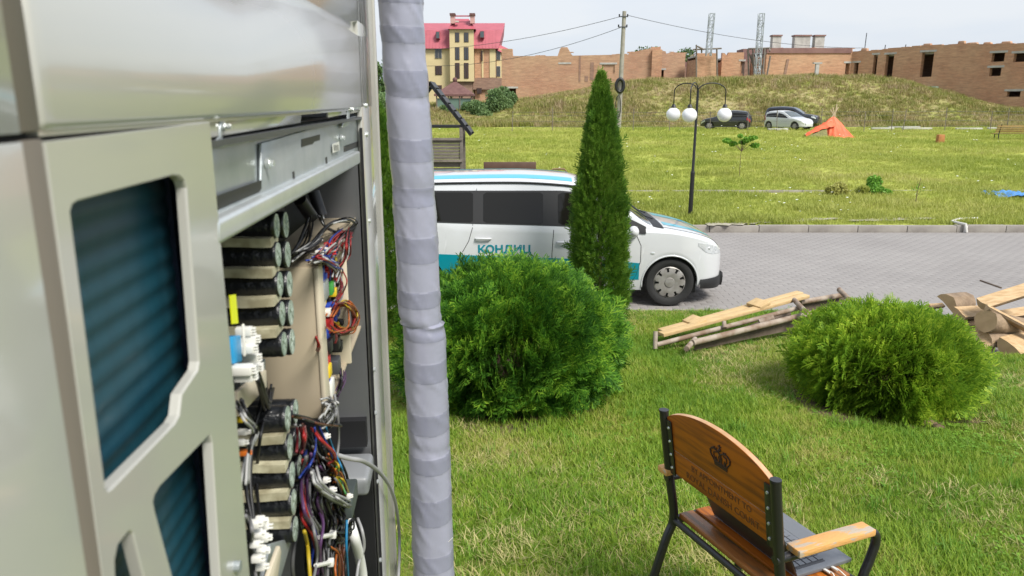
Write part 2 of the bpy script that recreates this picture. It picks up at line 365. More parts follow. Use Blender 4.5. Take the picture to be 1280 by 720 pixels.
rest = np.array(pv[300:]); n = len(rest); off = np.stack([rest[:, 0], rest[:, 1], rng.uniform(-.0005, .0005, n)], -1)
tag(fastmesh('paver_field', (V0[None] + off[:, None]).reshape(-1, 3), (F0[None] + (np.arange(n) * len(V0))[:, None, None]).reshape(-1, 4), paver_m, road), kind='stuff')

# kerbs
def kerbrun(name, x0, x1, y, z0, h, wd, L):
    root = empty(name, (0, 0, 0)); root['kind'] = 'structure'
    me = MB().box((0, 0, h / 2 - .03), (L - .012, wd, h + .06)).build('kerb_stone', kerb_m, root, bevel=.008)
    me.location = (x0, y, z0); x = x0 + L
    while x < x1:
        o = me.copy(); col.objects.link(o); o.location = (x, y + random.uniform(-.004, .004), z0 + random.uniform(-.006, .006)); o.rotation_euler = (0, 0, random.uniform(-.005, .005)); x += L
    return root
kerbrun('far_kerb', -5.5, 13.5, 15.29, 0, .135, .14, 1.0)
kerbrun('near_kerb', -5.5, LX - .3, 9.14, -.01, .06, .07, 1.0)
kerbrun('field_edging', -1.5, 17, 21.0, .14, .07, .07, 1.0)
# side kerb where the lawn meets the paved yard
rk = empty('yard_kerb', (0, 0, 0)); rk['kind'] = 'structure'
sk = MB().box((0, 0, 0), (.9, .09, .32)).build('kerb_stone', kerb_m, rk, bevel=.008); sk.location = (LX + .52, 6.95, .02)
for k in range(1, 4):
    o = sk.copy(); col.objects.link(o); o.location = (LX + .52 + .92 * k, 6.95 + .02 * math.sin(k * 2), .02); o.rotation_euler = (0, 0, .02 * math.cos(k * 3))

# ---------------------------------------------------------------- grass tufts
def tuft(nb, rad, h, w, seed, bend=.6):
    r = np.random.default_rng(seed); V = []; F = []
    for k in range(nb):
        a = r.uniform(0, 6.28); q = rad * math.sqrt(r.uniform()); x, y = q * math.cos(a), q * math.sin(a)
        d = r.uniform(0, 6.28); hh = h * r.uniform(.5, 1.1); b = bend * hh * r.uniform(.3, 1.3); dx, dy = math.cos(d), math.sin(d); sx, sy = -dy * w / 2, dx * w / 2
        i = len(V)
        V += [(x - sx, y - sy, 0), (x + sx, y + sy, 0), (x + dx * b * .35 - sx * .8, y + dy * b * .35 - sy * .8, hh * .55), (x + dx * b * .35 + sx * .8, y + dy * b * .35 + sy * .8, hh * .55),
              (x + dx * b - sx * .15, y + dy * b - sy * .15, hh), (x + dx * b + sx * .15, y + dy * b + sy * .15, hh)]
        F += [(i, i + 1, i + 3, i + 2), (i + 2, i + 3, i + 5, i + 4)]
    return V, F
g_lawn = leafmat('lawn_blades', (.16, .30, .022), (.31, .43, .04), ns=1.1, trans=.42, var=.4, obj_random=True, c3=(.46, .44, .12))
g_clover = leafmat('clover_leaves', (.11, .26, .025), (.20, .36, .035), ns=1.6, trans=.25, obj_random=True)
g_straw = leafmat('dry_blades', (.38, .34, .12), (.52, .46, .20), ns=2, trans=.2, obj_random=True)
g_field = leafmat('meadow_blades', (.28, .34, .055), (.42, .44, .10), ns=.13, trans=.35, var=.25, obj_random=True, c3=(.50, .46, .18))
g_mound = leafmat('bank_weeds', (.25, .27, .06), (.42, .35, .15), ns=.25, trans=.3, var=.5, obj_random=True, c3=(.44, .34, .20))
BUSH = [(-.04, 5.74, .85), (2.88, 5.62, .70)]
def in_view(x, y, z, mgn=60):
    dep = y * math.cos(PITCH) + (CAMZ - z) * math.sin(PITCH); px = 640 + FPX * x / dep; py = 360 - FPX * (y * math.sin(PITCH) - (CAMZ - z) * math.cos(PITCH)) / dep
    return (px > 440) & (px < 1280 + mgn) & (py < 720 + mgn)
def lawn_points(N, seed, ymin=1.6):
    r = np.random.default_rng(seed); y = ymin + (9.08 - ymin) * r.uniform(0, 1, N * 3) ** 1.15; x = r.uniform(-2.5, 8, N * 3)
    z = lawn_z(x, y); k = in_view(x, y, z) & ((x < LX - .02) | (y < 6.88))
    for bx, by, br in BUSH:
        d = np.hypot(x - bx, (y - by)); k &= (d > br * .82) | (r.uniform(size=len(x)) < .06)
        k &= (d > br * 1.15) | (r.uniform(size=len(x)) < .55)
    x, y, z = x[k][:N], y[k][:N], z[k][:N]; return np.stack([x, y, z], -1), r
src = [srcobj('blade_tuft', *tuft(13, .045, .042, .0040, s, 1.0), g_lawn) for s in range(5)]
P, r = lawn_points(52000, 1)
nz = rough(P[:, 0], P[:, 1], 1.3, 11)
S = r.uniform(.5, 1.15, len(P)) * (1 + .8 * nz)
S = np.clip(S, .3, 2)
tag(points_scatter('grass', P, S, r.uniform(0, 6.28, len(P)), src), 'short mown green grass covering the near lawn', 'grass', kind='stuff')
src = [srcobj('dry_tuft', *tuft(9, .05, .035, .0035, 20 + s, 1.8), g_straw) for s in range(3)]
P, r = lawn_points(14000, 2); nz = rough(P[:, 0], P[:, 1], .9, 21); k = nz + r.uniform(-.25, .25, len(P)) > .10; P = P[k]
tag(points_scatter('dry_grass', P, r.uniform(.6, 1.4, len(P)), r.uniform(0, 6.28, len(P)), src), 'yellowed dry grass clippings patched over the near lawn', 'grass', kind='stuff')
# tall dark clumps and broad leaves
def leaflet(seed):
    r = np.random.default_rng(seed); V = []; F = []
    for k in range(7):
        a = r.uniform(0, 6.28); q = r.uniform(.0, .035); c = Vector((q * math.cos(a), q * math.sin(a), r.uniform(.015, .04))); s = r.uniform(.007, .012)
        u = Vector((math.cos(a), math.sin(a), r.uniform(-.2, .5))).normalized() * s; v = u.cross(Vector((0, 0, 1))).normalized() * s * .8; i = len(V)
        V += [c - u, c - v, c + u, c + v]; F += [(i, i + 1, i + 2, i + 3)]
    return V, F
src = [srcobj('leaf_cluster', *leaflet(s), g_clover) for s in range(4)]
P, r = lawn_points(16000, 3); nz = rough(P[:, 0], P[:, 1], 1.1, 31); k = nz + r.uniform(-.2, .2, len(P)) + .12 * (P[:, 0] - 2) > .12; P = P[k]
tag(points_scatter('clover', P, r.uniform(.45, 1.0, len(P)), r.uniform(0, 6.28, len(P)), src), 'low clover and broad leaves growing through the near lawn', 'ground cover', kind='stuff')
src = [srcobj('long_tuft', *tuft(22, .06, .11, .005, 40 + s, .7), g_clover) for s in range(3)]
P, r = lawn_points(300, 4); P = np.concatenate([P, np.array([[.03 + a, 2.72 + b, 0] for a, b in zip(r.normal(0, .07, 26), r.normal(0, .06, 26))])]); P[:, 2] = lawn_z(P[:, 0], P[:, 1])
tag(points_scatter('long_grass', P, r.uniform(.5, 1.0, len(P)), r.uniform(0, 6.28, len(P)), src), 'taller dark green grass clumps standing up from the near lawn', 'grass', kind='stuff')
# field: blades get fewer with distance, the ground material takes over
src = [srcobj('meadow_tuft', *tuft(14, .16, .16, .014, 60 + s, .7), g_field) for s in range(5)]
r = np.random.default_rng(5); N = 60000; t = r.uniform(size=N); y = 15.42 * (64 / 15.42) ** t; x = y * r.uniform(-.27, .76, N); z = field_z(x, y)
ok = ~((np.abs(y - 21) < .12)); x, y, z = x[ok], y[ok], z[ok]
S = r.uniform(.45, 1.1, len(x)) * (.48 + .012 * y) * (1 + .7 * rough(x, y, .6, 7))
near = y < 21; S = np.where(near, S * 1.15, S)
tag(points_scatter('meadow_grass', np.stack([x, y, z], -1), S, r.uniform(0, 6.28, len(x)), src), 'rough bright green meadow grass beyond the paved road', 'grass', kind='stuff')
src = [srcobj('bank_tuft', *tuft(16, .3, .42, .045, 80 + s, .6), g_mound) for s in range(5)]
N = 26000; y = r.uniform(66, 88, N); x = y * r.uniform(-.28, .78, N); z = mound_z(x, y); nz = rough(x, y, .22, 9)
S = r.uniform(.4, 1.1, N) * (1 + .9 * nz)
tag(points_scatter('bank_weeds', np.stack([x, y, z - .03], -1), S, r.uniform(0, 6.28, N), src), 'dry weeds and grass covering the long embankment before the brick ruins', 'weeds', kind='stuff')
fl = [srcobj('flower_head', [(-.03, 0, .2), (0, -.03, .2), (.03, 0, .21), (0, .03, .21), (0, 0, .2), (.02, .02, 0), (-.02, .02, 0), (0, .01, .2)], [(0, 1, 2, 3)], mat('white_petals', (.7, .72, .62), .8))]
t = r.uniform(size=900); y = 16 * (60 / 16) ** t; x = y * r.uniform(-.2, .72, 900); k = rough(x, y, .35, 15) > .12; x, y = x[k], y[k]
tag(points_scatter('wildflowers', np.stack([x, y, field_z(x, y)], -1), r.uniform(.5, 1.3, len(x)) * (.6 + y * .02), r.uniform(0, 6.28, len(x)), fl), 'tiny white wildflowers dotted through the meadow', 'flowers', kind='stuff')
# bare patches under the bushes, sand strips on the verge
soil_m = mat('bare_soil', (.085, .055, .035), .95, c2=(.16, .11, .06), ns=9, bump=.5, bs=25)
for bx, by, br in BUSH:
    vs = [(0, 0, 0)]; n = 30
    for k in range(n):
        a = 2 * math.pi * k / n; q = br * (1.0 + .14 * math.sin(3 * a + bx) + .08 * math.sin(7 * a)); vs.append((q * math.cos(a), q * math.sin(a), 0))
    vs = [(bx + a, by + b - .05, float(lawn_z(bx + a, by + b - .05)) + .006) for a, b, c in vs]
    tag(MB().add(vs, [(0, k + 1, (k + 1) % n + 1) for k in range(n)]).build('bare_soil', soil_m), kind='structure')
sand_m = mat('pale_sand', (.42, .38, .32), .95, c2=(.30, .28, .2), ns=6, bump=.3)
for (pa, pb, wd) in (((884, 281), (962, 276), .22), ((955, 278), (1052, 273), .1), ((1062, 276), (1170, 273), .12)):
    A, B = atz(*pa, .15), atz(*pb, .15); vs = []
    for k in range(15):
        t = k / 14; p = A.lerp(B, t); q = wd * (.35 + .65 * math.sin(math.pi * t)) * (1 + .4 * math.sin(k * 2.1)); vs += [(p.x, p.y - q, float(field_z(p.x, p.y - q)) + .03), (p.x, p.y + q * 2, float(field_z(p.x, p.y + q * 2)) + .03)]
    tag(MB().add(vs, [(2 * k, 2 * k + 2, 2 * k + 3, 2 * k + 1) for k in range(14)]).build('sand_strip', sand_m), kind='structure')
# ---------------------------------------------------------------- the opened air conditioner
AC_A, AC_D, AC_Z = R(4.8), .14, .6
nrm = Vector((math.cos(AC_A), math.sin(AC_A), 0)); udir = Vector((-math.sin(AC_A), math.cos(AC_A), 0))
ac = empty('air_conditioner', (-AC_D * nrm.x, -AC_D * nrm.y, AC_Z), AC_A, 'large beige outdoor air conditioner unit standing open with its wiring and capacitors exposed', 'air conditioner')
def U(px, py, w=0.0):            # picture point on the cabinet plane w -> local (w, u, z)
    d = ray(px, py); t = (w - AC_D) / nrm.dot(d); p = CAMP + d * t
    return Vector((w, p.dot(udir), p.z - AC_Z))
def Z(z): return z - AC_Z
TOPZ = Z(2.98); BOTZ = .08
UN = U(57, 178).y; UD = U(262, 153).y; US = U(457, 250).y; UE = U(474, 200).y; UF = U(464, 100).y
seamz = U(250, 152).z
# base, back, sides
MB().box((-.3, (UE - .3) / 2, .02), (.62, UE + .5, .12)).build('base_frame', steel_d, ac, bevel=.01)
MB().box((-.37, (UE - .35) / 2, (TOPZ + BOTZ) / 2), (.02, UE + .35, TOPZ - BOTZ)).build('rear_panel', ac_white, ac)
MB().box((-.19, UE - .004, (TOPZ + BOTZ) / 2), (.34, .012, TOPZ - BOTZ)).build('side_panel', ac_white, ac)
MB().box((-.19, (UE - .35) / 2, TOPZ + .012), (.40, UE + .37, .02)).build('top_cover', ac_white, ac, bevel=.006)
# upper front panel with pressed ribs, a grid bulged where the ribs run
def upper():
    def lf(p, q):
        a, b = U(*p), U(*q); k = (b.z - a.z) / (b.y - a.y); return lambda u: a.z + k * (u - a.y)
    def pl(pts):
        A = [U(*p) for p in pts]; Y = [a.y for a in A]; Zs = [a.z for a in A]; k0 = (Zs[1] - Zs[0]) / (Y[1] - Y[0])
        return lambda u: float(np.interp(u, Y, Zs)) if u >= Y[0] else Zs[0] + k0 * (u - Y[0])
    e1_, e2_ = pl([(345, 9), (393.5, 31), (417, 39), (455, 46)]), pl([(347.5, 0), (391, 14), (455, 43)]); e3_, e4_ = pl([(393, 0), (455, 33.5)]), pl([(413, 0), (455, 32)])
    ue = U(455, 45).y; us = [UN + .0006, UN + .0012, UN + .003] + list(np.linspace(UN + .01, ue - .01, 60)) + [ue, UF - .003, UF - .001, UF]; V = []; F = []; M = 10
    for n_, u in enumerate(us):
        top_ = TOPZ - .001; d = .006 if u < ue - .001 else 0; z = [seamz + .0008, seamz + .0016, seamz + .004]; w_ = [-.0025, -.0008, 0]
        q = [e1_(u), max(e2_(u), e1_(u) + .002), e3_(u), e4_(u)]
        for k, (zz, ww) in enumerate(zip(q, (0, -d, -d, 0))):
            zz = min(max(zz, z[-1] + .0005), top_ - .0005 * (6 - k)); z.append(zz); w_.append(ww if zz < top_ - .004 else 0)
        z += [top_ - .0003, top_]; w_ += [0, 0]
        e = min(u - us[0], us[-1] - u); rr = -.0015 if e < .0003 else (-.0004 if e < .0014 else 0)
        for zz, ww in zip(z, w_): V.append((ww + rr, u, zz))
    m = len(z)
    for i_ in range(len(us) - 1):
        for k in range(m - 1): F.append((i_ * m + k, (i_ + 1) * m + k, (i_ + 1) * m + k + 1, i_ * m + k + 1))
    return fastmesh('upper_panel', V, F, ac_white, ac)
upper()
MB().box((-.012, (UN + UF) / 2, seamz + .002), (.02, UF - UN, .006)).build('panel_edge', ac_white, ac)
# corner post to the near left: enamel, strip coloured as a brown reflection, enamel
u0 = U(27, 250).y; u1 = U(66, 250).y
for (ua, ub, m, wa, wb, nm) in ((-.45, u0 - .002, ac_white, .004, .004, 'corner_cover'), (u0 - .0019, u1 - .0006, ac_brown_refl, .0012, -.0005, 'corner_reflection')):
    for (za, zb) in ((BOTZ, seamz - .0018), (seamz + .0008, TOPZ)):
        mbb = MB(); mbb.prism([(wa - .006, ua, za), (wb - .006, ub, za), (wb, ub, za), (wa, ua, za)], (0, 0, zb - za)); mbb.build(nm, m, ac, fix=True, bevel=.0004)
MB().box((-.012, (UN + .0) / 2 + .07, seamz - .001), (.012, UD - UN + .3, .006)).build('seam', darkgap, ac)
# louvred door panel with three openings
door_out = [(57, 178), (262, 153), (292, 480), (312, 720), (330, 960), (160, 960)]
ops = [[(87, 264), (90, 254), (97, 249), (216, 217), (225, 218), (231, 224), (234, 234), (250, 452), (248, 464), (236, 482), (228, 494), (225, 520), (219, 531), (140, 613), (135, 616), (131, 611)],
       [(263, 541), (266, 552), (284, 860), (252, 860), (194, 643), (191, 628), (193, 618), (200, 606)],
       [(162, 661), (167, 664), (215, 860), (160, 860), (144, 742), (143, 700), (147, 680)]]
def panel_with_holes(name, outer, holes, m, parent, w=0.0, th=.016):
    import bmesh
    bm = bmesh.new(); loops = []
    for pl in [outer] + holes:
        vs = [bm.verts.new(U(px, py, w)) for px, py in pl]; es = [bm.edges.new((vs[i], vs[(i + 1) % len(vs)])) for i in range(len(vs))]; loops.append((vs, es))
    from mathutils.geometry import tessellate_polygon
    allv = [v for vs, es in loops for v in vs]
    for tri in tessellate_polygon([[v.co for v in vs] for vs, es in loops]): bm.faces.new([allv[i] for i in tri])
    for f in list(bm.faces):
        c = f.calc_center_median(); 
        if f.normal.x < 0: f.normal_flip()
    ring = [e for vs, es in loops for e in es]
    for depth, inset in ((.003, .0015), (th, .002)):
        pass
    # rim: step down in a rounded profile
    for li, (vs, es) in enumerate(loops):
        prev = vs; n = len(vs); cen = sum((v.co for v in vs), Vector()) / n
        prof = [(.0004, .0001), (.0009, .0006), (.0011, .0014), (.0013, .0055)]
        for (ins, dep) in prof:
            cur = []
            for i in range(n):
                a, b, c = vs[i - 1].co, vs[i].co, vs[(i + 1) % n].co
                t = ((c - b).normalized() + (b - a).normalized()).normalized(); nn = Vector((0, -t.z, t.y))
                if (cen - b).dot(nn) < 0: nn = -nn
                if li == 0: nn = nn * -0.35
                cur.append(bm.verts.new(b + nn * ins + Vector((-dep, 0, 0))))
            for i in range(n): bm.faces.new((prev[i], prev[(i + 1) % n], cur[(i + 1) % n], cur[i]))
            prev = cur
    bmesh.ops.recalc_face_normals(bm, faces=bm.faces)
    me = bpy.data.meshes.new(name); bm.to_mesh(me); bm.free(); return mkobj(name, me, m, parent, 9)
panel_with_holes('grille_panel', door_out, ops, ac_white, ac)
# heat exchanger behind it
def coil():
    us = np.linspace(-.1, UD - .012, 24); zs = np.linspace(BOTZ + .7, seamz - .003, 520); V = []; F = []
    for z in zs:
        for u in us: V.append((-.020 + .0006 * math.sin(z * 2 * math.pi / .0125) , u, z))
    nx = len(us)
    for j in range(len(zs) - 1):
        for i in range(nx - 1): F.append((j * nx + i, j * nx + i + 1, (j + 1) * nx + i + 1, (j + 1) * nx + i))
    fastmesh('heat_exchanger', V, F, coilm, ac, smooth=True)
coil()
cu0 = U(226, 330, -.016).y
b_ = MB().box((-.03, cu0 + .03, (BOTZ + seamz) / 2), (.025, .06, seamz - BOTZ - .02)).build('coil_bracket', coil_side, ac)
for py in (325, 390): p = U(234, py, -.017); MB().tube([p + Vector((-.001, 0, 0)), p + Vector((.002, 0, 0))], .0022, 8).build('bolt', dark, b_)
MB().box((-.09, UD - .006, (BOTZ + seamz) / 2), (.16, .006, seamz - BOTZ - .004)).build('divider', coil_side, ac)
# handle screw at the bottom of the door
p = U(293, 708); MB().tube([p - Vector((.002, 0, 0)), p + Vector((.004, 0, 0))], .0035, 10).build('screw', steel, ac)

# rail under the upper panel, with a notch
def plate(name, pts, w, th, m, parent=ac, bev=.0008):
    return MB().prism([U(px, py, w) for px, py in pts], (-th, 0, 0)).build(name, m, parent, fix=True, bevel=bev)
plate('rail', [(255, 153), (450, 128), (450, 140), (411, 147), (410, 138), (377, 143), (376, 154), (262, 173)], -.004, .003, ac_white)
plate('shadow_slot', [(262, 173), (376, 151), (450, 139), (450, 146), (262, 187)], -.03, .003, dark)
pl = plate('upper_lid', [(262, 186), (278, 180), (431, 149), (450, 142), (450, 189), (262, 262)], -.012, .003, steel)
plate('lid_lip', [(277, 180), (431, 149), (431, 152), (279, 184)], -.008, .003, steel_b)
plate('control_lid', [(327, 179), (352, 172), (399, 158), (400, 154), (450, 144), (450, 176), (430, 183), (430, 190), (449, 183), (449, 190), (274, 272), (273, 262), (324, 240), (327, 235)], -.0085, .0025, steel)
for pts, nm in (([(271, 245), (327, 225), (327, 236), (324, 240), (273, 262)], 'slot'), ([(377, 174), (400, 168), (400, 175), (393, 177), (391, 180), (386, 181), (377, 184)], 'slot'), ([(430, 184), (449, 176), (449, 183), (430, 190)], 'slot'), ([(366, 215), (368, 214), (369, 223), (367, 226)], 'slot'), ([(407, 197), (409, 196), (409.5, 204), (408, 206)], 'slot')):
    plate(nm, pts, -.0080, .0006, dark, pl, 0)
st = plate('label_sticker', [(416, 180), (424, 177), (424.5, 188), (416.5, 191)], -.0055, .0006, mat('sticker', (.6, .6, .55), .6), pl, 0)
for k in range(4): plate('print_line', [(417.3 + k * 1.6, 181.3), (418 + k * 1.6, 181), (418.4 + k * 1.6, 188.2), (417.7 + k * 1.6, 188.5)], -.0053, .0003, dark, st, 0)
def screw(px, py, w=-.006, r=.0045, parent=ac):
    p = U(px, py, w); o = MB().tube([p - Vector((.002, 0, 0)), p + Vector((.0015, 0, 0))], r * 1.5, 12).tube([p, p + Vector((.005, 0, 0))], r, 6).build('screw', steel_b, parent); return o
for px, py in ((335, 204), (427, 172)): screw(px, py, -.006, .0028)
for px, py, q in ((279, 158, .0019), (438, 137, .003)):
    screw(px, py, -.003, q); plate('hook', [(px - 4, py + 2), (px - 3, py - 8), (px + 0, py - 9), (px - 1, py + 12), (px + 1, py + 18), (px - 10, py + 23), (px - 10, py + 18), (px - 4, py + 12)], -.003, .001, steel)
bar = MB(); bar.prism([U(273.5, 275.5, .001), U(450, 188.5, .001), U(450.5, 204.5, .001), U(275, 307, .001)], (-.02, 0, 0)); bar.build('cross_bar', steel_b, ac, fix=True, bevel=.003, seg=3)
# end flange, seam
mbf = MB().box((-.004, (US + UE) / 2, (BOTZ + Z(2.86)) / 2), (.008, UE - US, TOPZ - BOTZ - .05)); fl_ = mbf.build('end_flange', ac_white, ac, bevel=.001)
MB().box((-.002, US - .004, (BOTZ + seamz) / 2), (.004, .006, seamz - BOTZ - .06)).build('door_seal', darkgap, ac)
MB().box((.001, UE - .006, (BOTZ + TOPZ) / 2), (.006, .01, TOPZ - BOTZ)).build('flange_edge', ac_white, ac, bevel=.001)
for py in (132, 168, 276, 462, 516, 602, 700):
    x = 453 + (py - 130) * .031; p = U(x + 3.5, py, .0); MB().tube([p, p + Vector((.004, 0, 0))], .0042, 8).build('screw', steel_b, fl_)
# control box interior
IW = -.19; zt = U(400, 225, -.01).z + .05
side_u = US - .004
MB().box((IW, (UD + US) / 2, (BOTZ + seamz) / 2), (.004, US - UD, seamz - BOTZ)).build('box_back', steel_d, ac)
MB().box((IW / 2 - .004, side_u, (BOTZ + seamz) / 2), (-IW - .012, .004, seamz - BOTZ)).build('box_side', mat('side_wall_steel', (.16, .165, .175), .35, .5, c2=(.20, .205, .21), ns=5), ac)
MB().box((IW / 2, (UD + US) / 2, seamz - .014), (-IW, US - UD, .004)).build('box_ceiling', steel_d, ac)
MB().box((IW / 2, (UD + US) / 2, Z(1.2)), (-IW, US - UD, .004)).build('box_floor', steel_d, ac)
# inner grey step on the side wall (black band, bracket)
def sidebox(name, px0, py0, px1, py1, w0, w1, du, m, bev=.002):
    """box in front of the far side wall: spans w0..w1, heights from picture rows at w1, standing du forward"""
    zt_, zb_ = U(px1, py0, w1).z, U(px1, py1, w1).z; uu = U(px1, (py0 + py1) / 2, w1).y
    return MB().box(((w0 + w1) / 2, uu - du / 2, (zt_ + zb_) / 2), (abs(w1 - w0), du, abs(zt_ - zb_))).build(name, m, ac, bevel=bev)
zb1 = U(455, 553, -.01).z
MB().box((-.09, side_u - .012, zb1 - .02), (.15, .02, .05)).build('foam_strip', dark, ac)
br_ = MB().box((-.06, side_u - .06, U(462, 585, -.01).z), (.11, .10, .035)).build('grey_bracket', mat('grey_plastic', (.22, .23, .24), .4), ac, bevel=.008, seg=3)
MB().box((-.085, side_u - .006, (U(462, 600, -.01).z + Z(1.2)) / 2), (.15, .006, U(462, 600, -.01).z - Z(1.2))).build('lower_side_plate', dark, ac)
p = U(440, 631, -.012); MB().box((p.x - .04, p.y + .02, p.z), (.085, .07, .03)).build('terminal_box', mat('dark_grey_plastic', (.06, .075, .07), .45), ac, bevel=.003)

# capacitors: end faces outward, sleeves running back into the box
def capacitor(px, py, rp, w=-.022, L=.085, parent=ac):
    c = U(px, py, w); r = abs(U(px, py - rp, w).z - U(px, py + rp, w).z) / 2
    prof = [(0, r * .93), (.0012, r), (.004, r), (.0055, r * .965), (.007, r), (L, r)]
    pts = [c - Vector((a, 0, 0)) for a, b in prof]
    o = MB().tube(pts, [b for a, b in prof], 20).build('capacitor', cap_body, parent, smooth=40)
    e = MB(); e.tube([c + Vector((-.0002, 0, 0)), c + Vector((.0006, 0, 0))], r * .93, 20)
    for k in range(3):
        a = k * math.pi / 3 + .3; e.bar(c + Vector((.0009, math.cos(a) * r * .7, math.sin(a) * r * .7)), c + Vector((.0009, -math.cos(a) * r * .7, -math.sin(a) * r * .7)), .0008, .0006, (1, 0, 0))
    e.build('vent_face', cap_end, o); return c, r
def felt(px, py, w=-.03, L=.07, hgt=.010, th=.03):
    c = U(px, py, w); V = MB(); n = 8; top = []; 
    for k in range(n + 1):
        t = k / n; x = c.x - t * L; q = .0006 * math.sin(t * 7 + py); top.append((x, q))
    vs = []
    for x, q in top: vs += [(x, c.y - th, c.z + hgt + q), (x, c.y + th, c.z + hgt + q * .5), (x, c.y + th, c.z - hgt), (x, c.y - th, c.z - hgt + q)]
    fs = [];
    for k in range(n):
        for j in range(4): fs.append((4 * k + j, 4 * k + (j + 1) % 4, 4 * k + 4 + (j + 1) % 4, 4 * k + 4 + j))
    fs += [(3, 2, 1, 0), tuple(4 * n + j for j in range(4))]
    return MB().add(vs, fs).build('felt_strip', cream, ac, fix=True, smooth=40)
for (px, py) in ((357, 281), (359.5, 318), (362, 355), (363.5, 391), (365, 427)): capacitor(px, py, 18, -.03)
for (px, py) in ((345.5, 282), (347.5, 318), (350, 355), (352.6, 392), (355, 430)): capacitor(px, py, 17)
for (px, py) in ((369.5, 514), (372.5, 548), (374.5, 583), (376.5, 615), (378.5, 647)): capacitor(px, py, 17, -.03)
for (px, py) in ((359.5, 523), (362.5, 558), (365, 593), (367, 627), (369, 661)): capacitor(px, py, 18)
for (px, py) in ((343, 299.5), (344.5, 337), (347, 373), (349.5, 411), (358, 542), (360.5, 576), (363, 611), (365.5, 645)): felt(px, py, -.024, .075, .0042, .016)
# black carrier behind / between them
bk = MB(); c0, c1 = U(345, 262, -.1), U(352, 448, -.1); bk.box((-.12, c0.y + .02, (c0.z + c1.z) / 2), (.03, .12, abs(c0.z - c1.z)))
bk.build('capacitor_carrier', dark, ac)
bk = MB(); c0, c1 = U(360, 505, -.1), U(368, 680, -.1); bk.box((-.12, c0.y + .02, (c0.z + c1.z) / 2), (.03, .12, abs(c0.z - c1.z)))
bk.build('capacitor_carrier', dark, ac)
# yellow tag, connectors at the near left
plate('warning_tag', [(288, 369), (295, 368), (298, 404), (291, 405)], -.016, .001, cm('lime'), ac, 0)
plate('relay', [(290, 421), (301, 419), (303, 452), (292, 455)], -.020, .02, cm('cyan'))
plate('label_sticker', [(305, 405), (306, 404.5), (308, 445), (307, 445.5)], -.012, .002, wplas)
def conn(px, py, w, sx, sy, sz, m=wplas, pins=3, name='connector', rot=0):
    sx, sy, sz = sx * .6, sy * .6, sz * .66
    c = U(px, py, w); rt = Matrix.Rotation(rot, 3, 'X'); o = MB().box(c, (sx, sy, sz), rt)
    for k in range(pins):
        dz = (k - (pins - 1) / 2) * sz / pins; o.box(c + rt @ Vector((sx / 2 + .001, 0, dz)), (.004, sy * .6, sz / pins * .6), rt)
    return o.build(name, m, ac, bevel=.0012)
for (px, py, w, sx, sy, sz) in ((305, 414, -.02, .02, .012, .010), (310, 424, -.018, .022, .014, .010), (308, 436, -.018, .02, .012, .010), (313, 447, -.018, .02, .012, .010), (302, 462, -.015, .026, .018, .010), (306, 470, -.014, .022, .018, .010), (316, 459, -.02, .018, .02, .010)): conn(px, py, w, sx, sy, sz)
for k, (px, py) in enumerate(((318, 655), (325, 651), (331, 658), (322, 667), (330, 672), (319, 680), (327, 688), (321, 698), (326, 708))): conn(px, py, -.012, .012, .012, .008, rot=.4 * math.sin(k * 2.3), pins=2)
for k, (px, py) in enumerate(((303, 540), (300, 553), (304, 566), (302, 524))): conn(px, py, -.02, .012, .008, .006, [wplas, wplas, cm('orange'), cm('yellow')][k], 2)
# beige brackets between the capacitor banks
plate('ledge', [(297, 490), (333, 462), (334, 484), (299, 521)], -.035, .004, tray_l)
plate('ledge', [(312, 470), (332, 448), (332, 462), (314, 482)], -.045, .01, steel)
plate('cover_strip', [(338, 680), (366, 672), (352, 720), (346, 760), (322, 760)], -.03, .004, steel)
plate('ledge', [(336, 720), (350, 682), (352, 690), (342, 760), (330, 760)], -.02, .004, tray_l)
# circuit board tray, edge on, components facing outwards
ta, tb = U(394, 334, -.02), U(404, 526, -.02); tu = ta.y
ztop, zbot = ta.z, tb.z
tr_ = MB().box((-.058, tu, (ztop + zbot) / 2), (.075, .005, ztop - zbot)).build('board_tray', tray_m, ac, bevel=.001)
MB().box((-.019, tu + .012, (ztop + zbot) / 2), (.006, .034, ztop - zbot)).build('tray_lip', tray_l, tr_, bevel=.002)
MB().box((-.055, tu + .20, ztop - .001), (.075, .40, .004)).build('tray_top', tray_m, tr_)
MB().box((-.055, tu + .20, zbot), (.075, .40, .004)).build('tray_foot', tray_m, tr_)
fu = U(437, 400, -.01).y
MB().box((-.025, fu, (ztop + U(437, 462, -.01).z) / 2), (.03, .006, ztop - U(437, 462, -.01).z)).build('tray_rib', tray_l, tr_, bevel=.002)
pcbw = -.040
bd = MB().box((pcbw, (tu + fu) / 2 + .01, (ztop + zbot) / 2), (.003, fu - tu - .02, ztop - zbot - .01)).build('circuit_board', pcb, tr_)
kinds = [('transformer', cm('yellow')), ('relay', cm('blue')), ('relay', cm('maroon')), ('chip', dark), ('connector', wplas), ('connector', cm('red')), ('heat_sink', steel), ('relay', cm('green')), ('coil_core', cm('brown'))]
r_ = random.Random(4)
for k in range(120):
    u = r_.uniform(tu + .04, fu - .015); z = r_.uniform(zbot + .03, ztop - .01); nm, m = kinds[r_.choice([0, 1, 1, 2, 3, 3, 3, 4, 4, 5, 5, 6, 8])]
    if z < zbot + .05 and nm == 'coil_core': continue
    s = r_.uniform(.007, .02); h = r_.uniform(.008, .024)
    MB().box((pcbw + h / 2 + .002, u, z), (h, s, s * r_.uniform(.5, 1.1))).build(nm, m, bd, bevel=.001)
